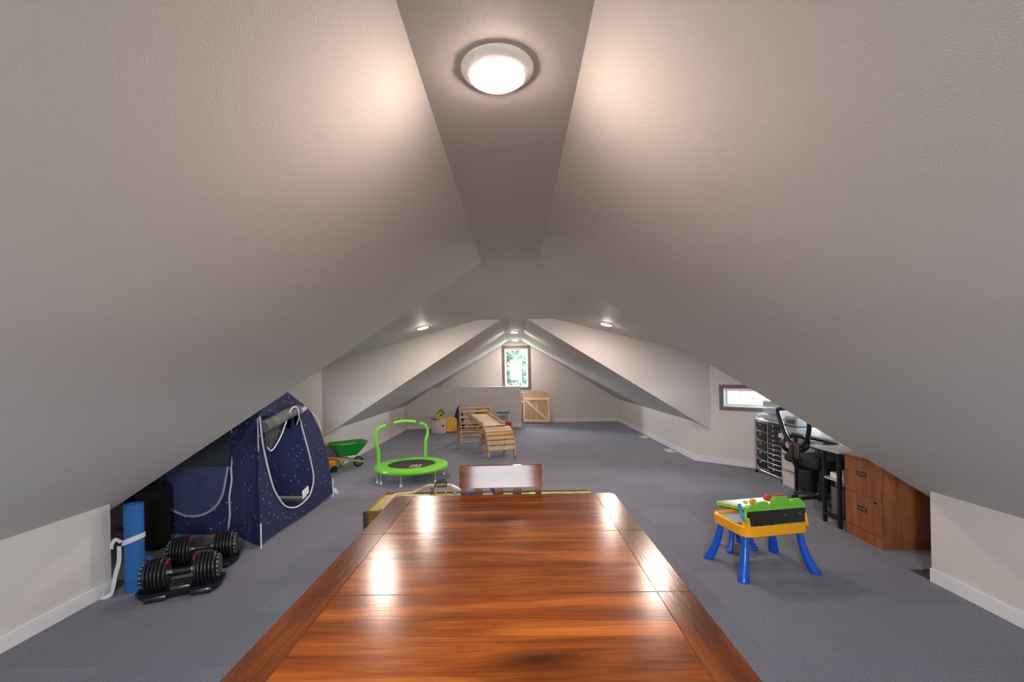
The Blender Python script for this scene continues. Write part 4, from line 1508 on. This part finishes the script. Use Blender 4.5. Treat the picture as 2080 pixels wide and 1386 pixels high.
# ================================================================== ACTIVITY DESK
ORG = mat('toy_orange', (0.90, 0.40, 0.006), .38)
DBL = mat('toy_leg_blue', (0.003, 0.085, 0.52), .32, coat=.2)
LIM = mat('toy_lime', (0.16, 0.50, 0.035), .42)
LIM2 = mat('toy_lime_light', (0.33, 0.60, 0.06), .42)
ad = thing('activity_desk', 'childs yellow and blue plastic activity desk with lime green easel top', 'toy desk', (1.667, 3.16, 0), .19)
for sx in (-1, 1):
    for sy in (-1, 1):
        top = Vector((sx * .20, sy * .125, .31))
        bot = Vector((sx * .268, sy * .185, 0))
        n = 8
        pts = []
        rr = []
        for k in range(n + 1):
            f = k / n
            p = top.lerp(bot, f)
            bow = .022 * sin(pi * f)
            p += Vector((-sx * bow * .6, -sy * bow * .6, 0))
            pts.append(p)
            rr.append(.0205 + .0155 * f ** 1.6)
        pts.append(bot + Vector((0, 0, -.0)))
        rr.append(.035)
        pts[-1] = Vector((bot.x, bot.y, 0.0))
        pts[-2] = Vector((pts[-2].x, pts[-2].y, .008))
        mb = MB()
        m = 14
        rings = [[(p.x + r_ * cos(2 * pi * j / m), p.y + r_ * sin(2 * pi * j / m), p.z) for j in range(m)] for p, r_ in zip(pts, rr)]
        shell(mb, [[Vector(q) for q in r_] for r_ in rings])
        mb.obj('leg', DBL, ad, 50)
mb = MB()
shell(mb, [rrect(-.235, .235, -.17, .17, .268, .06, 5), rrect(-.245, .245, -.18, .18, .275, .06, 5), rrect(-.25, .25, -.185, .185, .335, .065, 5), rrect(-.243, .243, -.178, .178, .343, .06, 5), rrect(-.225, .225, -.16, .16, .338, .05, 5), rrect(-.215, .215, -.15, .15, .322, .05, 5)])
mb.bm.faces.new([v for v in mb.bm.verts][:24][::-1])
tray = mb.obj('tray', ORG, ad, 45)
for sx in (-1, 1):
    MB().prism([(sx * .215, -.175, .32), (sx * .235, -.175, .32), (sx * .228, -.165, .40), (sx * .218, -.165, .40)] if sx > 0 else [(-.235, -.175, .32), (-.195, -.175, .32), (-.20, -.165, .395), (-.215, -.165, .395)], (0, .045, 0)).obj('hinge_bracket', ORG, ad, 0)
MB().b2((-.21, -.145, .325), (.2, .14, .330)).obj('page', mat('page_white', (.6, .6, .62), .5), ad, 0)
for k, c in enumerate(((.05, .12, .2), (.03, .10, .04), (.15, .01, .08), (.25, .22, .06), (.10, .03, .25), (.5, .45, .65), (.2, .3, .32), (.45, .40, .35), (.65, .30, .05))):
    MB().box((-.185 + .043 * k, -.095, .331), (.026, .09, .002), rotz(.25)).obj('page_print', mat('page_c%d' % k, c, .5), ad, 0)
# easel lid: hinged along the front, resting on the tray behind
MB().prism([(-.19, -.165, .345), (.225, -.165, .345), (.225, -.155, .438), (-.19, -.155, .438)], (0, .028, 0)).obj('base_band', BLACKP, ad, 0)
for x in (.06, .175):
    MB().cyl((x, -.172, .40), (x, -.160, .40), .004, n=10).obj('screw', STEEL, ad)
hum = [(-.205, .435), (.225, .435), (.228, .455), (.215, .475)]
for cx, wd, hz in ((.165, .042, .493), (.045, .062, .515), (-.095, .045, .492)):
    base = .470
    hum += [(cx + wd * cos(a), base + (hz - base) * min(1, 1.6 * sin(a))) for a in [pi * k / 8 for k in range(9)]]
hum += [(-.19, .468), (-.205, .455)]
lid = MB().prism([(x, -.158, z) for x, z in hum], (0, .03, 0)).obj('easel_edge', LIM, ad, 0)
Rl = Matrix.Rotation(-.16, 3, 'X')
def lidp(x, y, z):
    return Vector((0, -.13, .452)) + Rl @ Vector((x, y, z))
mb = MB()
n_ = 6
o_ = rrect(-.225, .225, 0, .31, 0, .05, 5)
mb.prism([lidp(p.x, p.y, -.012) for p in o_], Rl @ Vector((0, 0, .022)))
mb.obj('easel_frame', LIM2, ad, 30)
mb = MB()
mb.prism([lidp(p.x, p.y, .0102) for p in rrect(-.19, .19, .035, .28, 0, .03, 5)], Rl @ Vector((0, 0, .002)))
mb.obj('drawing_board', mat('board_white', (.70, .71, .72), .35), ad, 0)
mb = MB()
mb.prism([lidp(p.x, p.y, -.022) for p in rrect(-.21, .21, .01, .30, 0, .04, 5)], Rl @ Vector((0, 0, .009)))
mb.obj('easel_backing', BLACKP, ad, 0)
MB().cyl((-.015, -.115, .50), (-.015, -.09, .50), .022, n=18).obj('red_button', mat('btn_red', (.6, .05, .02), .35), ad)
MB().b2((.03, -.13, .505), (.085, -.11, .524), .004).obj('red_button', MATS['btn_red'], ad)
MB().cyl((-.13, -.118, .482), (-.13, -.10, .482), .022, n=18).obj('orange_button', mat('btn_orange', (.75, .35, .03), .35), ad)
MB().cyl((-.17, -.10, .478), (-.17, -.08, .478), .012, n=14).obj('yellow_button', mat('btn_yellow', (.75, .5, .02), .35), ad)
MB().tube(bez([(-.222, -.15, .375), (-.235, -.14, .42), (-.225, -.10, .47)], 4), .012, 8).obj('blue_handle', mat('btn_blue', (.03, .22, .5), .35), ad)
MB().tube(bez([(-.215, -.165, .36), (-.225, -.16, .41), (-.212, -.15, .455)], 4), .010, 8).obj('latch', LIM, ad)

sto = thing('toy_stool', 'childs small blue legged stool tucked under the activity desk', 'stool', (1.645, 3.475, 0), .19)
for sx in (-1, 1):
    for sy in (-1, 1):
        mb = MB()
        pts = bez([(sx * .065, sy * .06, .205), (sx * .075, sy * .07, .10), (sx * .10, sy * .085, .025)], 5)
        mb.tube(pts, [.020 - .003 * k / (len(pts) - 1) for k in range(len(pts))], 12)
        mb.sph((sx * .102, sy * .087, .017), .025, 12, (1.1, 1, .68))
        mb.obj('leg', DBL, sto, 50)
mb = MB()
shell(mb, [rrect(-.10, .10, -.09, .09, .20, .05, 5), rrect(-.115, .115, -.105, .105, .21, .06, 5), rrect(-.115, .115, -.105, .105, .228, .06, 5), rrect(-.10, .10, -.09, .09, .236, .05, 5)])
mb.bm.faces.new([v for v in mb.bm.verts][:24][::-1])
mb.obj('seat', ORG, sto, 40)

# ================================================================== FILING CABINET
OAK = wood('cabinet_oak', (0.16, 0.05, 0.017), (0.27, 0.092, 0.033), (0.35, 0.13, 0.05), 'Z', .42, scale=1.4)
fcab = thing('filing_cabinet', 'two drawer oak finish filing cabinet under the sloped ceiling', 'filing cabinet', (2.89, 3.57, 0))
MB().b2((-.182, -.185, 0), (.20, .185, .64), .003).obj('body', OAK, fcab)
MB().b2((-.203, -.188, .637), (.203, .188, .655), .003).obj('top_panel', OAK, fcab)
MB().b2((-.196, -.183, .0), (-.182, .183, .088)).obj('plinth', OAK, fcab)
for za, zb in ((.092, .360), (.3625, .634)):
    f_ = MB().b2((-.20, -.184, za), (-.183, .184, zb), .002, 1).obj('drawer_front', OAK, fcab)
    hz = za + (.16 if za < .2 else .16)
    h_ = MB().holed([(-.203, -.046, hz - .018), (-.203, .046, hz - .018), (-.203, .046, hz + .018), (-.203, -.046, hz + .018)],
                    [[(-.203, -.039, hz - .011), (-.203, .039, hz - .011), (-.203, .039, hz + .011), (-.203, -.039, hz + .011)]], (.006, 0, 0))
    h_.obj('handle', BLACKP, f_, 0)
    MB().b2((-.2008, -.039, hz - .011), (-.2002, .039, hz + .011)).obj('handle_recess', mat('recess_tan', (.12, .07, .045), .5), f_, 0)
    if za < .2:
        MB().cyl((-.206, -.135, .335), (-.199, -.135, .335), .009, n=16).obj('lock', BLACKP, f_)
pp = thing('paper_sheet', 'small white slip of paper on top of the filing cabinet', 'paper', (2.80, 3.58, .6555), .3)
MB().box((0, 0, .0008), (.06, .09, .0012)).obj('sheet', WHT, pp, 0)

# ================================================================== COMPUTER DESK
DTOP = mat('desk_top_grey', (.42, .44, .47), .25, coat=.3)
dk = thing('computer_desk', 'black framed computer desk with grey top and end shelves', 'desk', (3.05, 4.0, 0))
d0 = dk.location.copy()
ZD = .66
MB().b2((2.655, 3.775, ZD - .018), (3.47, 4.14, ZD), .003).obj('end_top', DTOP, dk, 30, d0)
MB().b2((3.00, 4.142, ZD - .018), (3.47, 4.98, ZD), .003).obj('desktop', DTOP, dk, 30, d0)
MB().b2((2.655, 3.775, ZD - .030), (2.668, 4.14, ZD - .018)).obj('edge_rail', BLACKM, dk, 0, d0)
MB().b2((2.996, 4.142, ZD - .040), (3.012, 4.98, ZD - .018)).obj('edge_rail', BLACKM, dk, 0, d0)
for x, y in ((2.68, 3.80), (2.68, 3.985), (3.44, 3.80), (3.44, 3.985), (3.44, 4.955), (3.03, 4.955)):
    l_ = MB().b2((x - .013, y - .013, .014), (x + .013, y + .013, ZD - .018)).obj('leg', BLACKM, dk, 0, d0)
    MB().cyl((x, y, 0), (x, y, .015), .008, n=10).obj('levelling_foot', STEEL, l_, 38, d0)
for z in (.40, .085):
    MB().b2((2.668, 3.788, z), (3.452, 3.998, z + .014)).obj('shelf', DTOP if z > .2 else BLACKM, dk, 0, d0)
MB().b2((2.674, 3.80, .07), (2.686, 3.985, .085)).obj('cross_bar', BLACKM, dk, 0, d0)
MB().b2((3.438, 3.985, .25), (3.45, 4.955, .30)).obj('back_bar', BLACKM, dk, 0, d0)
bk = thing('document_box', 'upright grey document box with reddish top on the lower desk shelf', 'box', (2.80, 3.895, .099))
MB().b2((-.09, -.055, 0), (.09, .055, .215), .003).obj('box', mat('doc_grey', (.13, .13, .14), .5), bk)
MB().b2((-.092, -.057, .215), (.092, .057, .228), .002).obj('lid', mat('doc_red', (.28, .07, .05), .5), bk)
bx = thing('small_tray', 'small pale tray on the middle desk shelf', 'tray', (2.80, 3.89, .414))
MB().b2((-.09, -.06, 0), (.09, .06, .006)).obj('base', WHT, bx, 0)
for s in (-1, 1):
    MB().b2((-.09, s * .06 - .003, 0), (.09, s * .06 + .003, .04)).obj('side', WHT, bx, 0)
    MB().b2((s * .09 - .003, -.06, 0), (s * .09 + .003, .06, .04)).obj('side', WHT, bx, 0)
pb_ = thing('storage_box', 'pale blue storage box standing under the computer desk', 'box', (3.32, 4.50, 0))
PBL = mat('pale_blue_plastic', (.30, .44, .66), .4)
MB().b2((-.10, -.14, 0), (.10, .14, .50), .012).obj('body', PBL, pb_)
MB().b2((-.108, -.148, .50), (.108, .148, .53), .008).obj('lid', PBL, pb_)
bn = thing('file_bin', 'black plastic rolling file bin beside the office chair', 'bin', (3.14, 4.82, 0))
mb = MB()
shell(mb, [rrect(-.10, .10, -.09, .09, .025, .02), rrect(-.115, .115, -.105, .105, .06, .03), rrect(-.12, .12, -.115, .115, .35, .03), rrect(-.108, .108, -.103, .103, .35, .025), rrect(-.10, .10, -.09, .09, .05, .02)])
mb.bm.faces.new([v for v in mb.bm.verts][:20][::-1])
mb.obj('body', BLACKP, bn, 45)
for sx in (-1, 1):
    for sy in (-1, 1):
        MB().cyl((sx * .08 - .008, sy * .07, .016), (sx * .08 + .008, sy * .07, .016), .016, n=12).obj('caster', BLACKP, bn)

# ================================================================== OFFICE CHAIR (faces the desk, +X)
oc = thing('office_chair', 'black mesh back office chair drawn up to the computer desk', 'office chair', (2.93, 4.40, 0))
CHB = mat('chair_black', (.008, .008, .009), .42)
for k in range(5):
    a = 2 * pi * k / 5 + .63
    c_, s_ = cos(a), sin(a)
    MB().sweep([(.03 * c_, .03 * s_, .105), (.16 * c_, .16 * s_, .100), (.29 * c_, .29 * s_, .070)], lambda i: [(-.022 + .004 * i, -.014), (.022 - .004 * i, -.014), (.016 - .003 * i, .014), (-.016 + .003 * i, .014)], up=(0, 0, 1)).obj('base_leg', CHB, oc, 40)
    q = Vector((-s_, c_, 0)) * .012
    p = Vector((.285 * c_, .285 * s_, .027))
    MB().cyl(p - q * 1.9, p - q * .3, .027, n=16).cyl(p + q * .3, p + q * 1.9, .027, n=16).obj('caster', BLACKP, oc)
    MB().cyl(p + Vector((0, 0, .02)), p + Vector((0, 0, .05)), .007, n=8).obj('caster_stem', STEEL, oc)
MB().lathe([(0, .07), (.038, .07), (.042, .13), (.030, .14), (.030, .24), (.018, .245), (.018, .39), (0, .39)], n=20).obj('gas_column', CHB, oc)
MB().b2((-.10, -.08, .375), (.10, .08, .42), .012).obj('tilt_mechanism', CHB, oc)
MB().tube([(.0, -.08, .40), (.02, -.22, .39)], .006, 8).obj('lever', CHB, oc)
MB().sph((.022, -.235, .388), .02, 10, (1, 1.2, .6)).obj('lever_knob', mat('knob_grey', (.35, .36, .38), .4), oc)
MB().box((.01, 0, .455), (.47, .48, .085), None, .035, 4).obj('seat', mat('seat_fabric', (.010, .011, .014), .8, bump=.3, bscale=200), oc)
MB().sweep(bez([(-.08, 0, .40), (-.20, 0, .40), (-.245, 0, .46), (-.245, 0, .62)], 4), [(-.028, -.012), (.028, -.012), (.028, .012), (-.028, .012)], up=(0, 1, 0)).obj('spine', CHB, oc, 40)
MB().box((-.252, 0, .555), (.035, .15, .15), None, .014, 3).obj('lumbar_plate', mat('plate_bronze', (.045, .035, .025), .35), oc)
fo = bez([(-.232, .085, .615), (-.238, .17, .69), (-.250, .225, .82), (-.262, .245, .90), (-.268, .215, .945), (-.270, 0, .96), (-.268, -.215, .945), (-.262, -.245, .90), (-.250, -.225, .82), (-.238, -.17, .69), (-.232, -.085, .615)], 5)
MB().tube(fo, .021, 10).obj('back_frame', CHB, oc, 60)
MB().tube([(-.232, -.09, .612), (-.232, .09, .612)], .022, 10).obj('back_lower_bar', CHB, oc, 60)
mb = MB()
mb.bm.faces.new([mb.bm.verts.new(p) for p in fo])
bmesh.ops.triangulate(mb.bm, faces=mb.bm.faces[:])
mb.obj('back_mesh', mat('chair_mesh', (.02, .022, .025), .8, alpha=.22), oc, 0)
for s in (-1, 1):
    lp = [(-.08 + .13 * cos(a), s * .262, .575 + .085 * sin(a)) for a in [2 * pi * k / 24 for k in range(24)]]
    MB().tube(lp, .020, 10, True).obj('arm_loop', CHB, oc, 60)
    MB().tube([(-.07, s * .262, .492), (-.05, s * .20, .43)], .014, 8).obj('arm_bracket', CHB, oc, 60)

# ================================================================== CHROME DRAWER CART
ct = thing('drawer_cart', 'chrome rolling cart with black drawers in two columns', 'drawer cart', (3.235, 5.62, 0))
xf, xk = -.135, .135
ya, ym_, yb = -.285, .01, .28
for y in (ya, ym_, yb):
    for x in (xf, xk):
        MB().cyl((x, y, .035), (x, y, .69), .009, n=10).obj('post', CHROME, ct)
for z in (.05, .69):
    for x in (xf, xk):
        MB().cyl((x, ya, z), (x, yb, z), .008, n=10).obj('rail', CHROME, ct)
    for y in (ya, ym_, yb):
        MB().cyl((xf, y, z), (xk, y, z), .007, n=8).obj('rail', CHROME, ct)
for y in (ya, yb):
    MB().tube(bez([(xf, y, .69), (xf + .02, y, .745), (0, y, .765), (xk - .02, y, .745), (xk, y, .69)], 5), .008, 8).obj('top_handle', CHROME, ct)
    for x in (xf, xk):
        MB().cyl((x, y - .009, .018), (x, y + .009, .018), .018, n=14).obj('caster', BLACKP, ct)
MB().b2((xf, ya, .694), (xk, yb, .700)).obj('top_shelf', STEEL, ct, 0)
DRW = mat('smoky_drawer', (.016, .016, .018), .25)
KNB = mat('drawer_knob', (.7, .7, .72), .3)
for col, (da, db, cnt) in enumerate(((ym_ + .015, yb - .012, 5), (ya + .012, ym_ - .015, 10))):
    hgt = (.665 - .075) / cnt
    for k in range(cnt):
        z = .075 + hgt * k
        w_ = db - da
        tp_ = [(xf - .012, da, z + hgt * .90), (xf - .012, db, z + hgt * .90), (xf - .004, db - w_ * .14, z + hgt * .08), (xf - .004, da + w_ * .14, z + hgt * .08)] if cnt == 5 else \
              [(xf - .012, da, z + hgt * .88), (xf - .012, db, z + hgt * .88), (xf - .004, db - w_ * .04, z + hgt * .1), (xf - .004, da + w_ * .04, z + hgt * .1)]
        d_ = MB().prism(tp_, (.25, 0, 0)).obj('drawer', DRW, ct, 0)
        MB().sph((xf - .02, (da + db) / 2, z + hgt * .72), .009, 8).obj('knob', KNB, d_)
        MB().cyl((xf, da - .004, z + hgt * .93), (xf, db + .004, z + hgt * .93), .0035, n=6).obj('runner', CHROME, d_)

CLR = mat('frosted_plastic', (.62, .65, .68), .35, alpha=.72)


def drawer_tower(name, label, cat, loc, sx, sy, hz, cnt, m, group=None):
    r_ = thing(name, label, cat, loc)
    MB().b2((-sx + .01, -sy, 0), (sx, -sy + .006, hz)).obj('side_panel', m, r_, 0)
    MB().b2((-sx + .01, sy - .006, 0), (sx, sy, hz)).obj('side_panel', m, r_, 0)
    MB().b2((sx - .006, -sy + .006, 0), (sx, sy - .006, hz)).obj('back_panel', m, r_, 0)
    MB().b2((-sx + .005, -sy, hz), (sx, sy, hz + .008), .003, 1).obj('top', m, r_)
    MB().b2((-sx + .01, -sy + .006, 0), (sx - .006, sy - .006, .008)).obj('bottom', m, r_, 0)
    h_ = hz / cnt
    for k in range(cnt):
        d_ = MB().prism([(-sx + .012, -sy + .008, h_ * k + .012), (-sx, -sy + .008, h_ * (k + 1) - .008), (sx - .02, -sy + .008, h_ * (k + 1) - .008), (sx - .02, -sy + .008, h_ * k + .012)], (0, 2 * sy - .016, 0)).obj('drawer', m, r_, 0)
        MB().b2((-sx - .012, -sy * .8, h_ * (k + 1) - .016), (-sx + .004, sy * .8, h_ * (k + 1) - .008), .002, 1).obj('pull_lip', m, d_)
        MB().sph((-sx - .008, 0, h_ * (k + 1) - .035), .008, 8).obj('knob', KNB, d_)
    return r_


drawer_tower('desktop_drawers', 'clear frosted three drawer unit on top of the chrome cart', 'drawer unit', (3.25, 5.63, .700), .12, .17, .24, 3, CLR)
WCLR = mat('milky_plastic', (.66, .60, .58), .4, alpha=.9)
drawer_tower('storage_tower', 'milky white three drawer storage tower next to the chrome cart', 'drawer unit', (3.22, 5.155, 0), .16, .125, .535, 3, WCLR)
wbx = thing('white_box', 'flat white box with dark printed mark on top of the storage tower', 'box', (3.215, 5.17, .543))
MB().b2((-.175, -.13, 0), (.165, .13, .05), .004).obj('box', mat('box_white', (.66, .64, .62), .5), wbx)
MB().b2((-.1765, -.035, .017), (-.1752, .02, .032)).obj('printed_mark', mat('print_grey', (.12, .11, .11), .6), wbx, 0)
pr = thing('printer', 'pale grey desktop printer on the white box', 'printer', (3.235, 5.17, .5935))
PRG = mat('printer_grey', (.46, .50, .53), .4)
MB().b2((-.14, -.12, 0), (.13, .12, .09), .01).obj('body', PRG, pr)
MB().b2((-.13, -.115, .10), (.13, .115, .20), .012).obj('scanner_unit', PRG, pr)
MB().b2((-.12, -.11, .088), (.12, .11, .102)).obj('paper_slot', BLACKP, pr, 0)
MB().b2((-.145, -.08, .125), (-.128, .06, .17), .003).obj('control_panel', mat('panel_dark', (.08, .11, .12), .3), pr)
MB().b2((-.18, -.09, .03), (-.13, .09, .038)).obj('paper_tray', WHT, pr, 0)
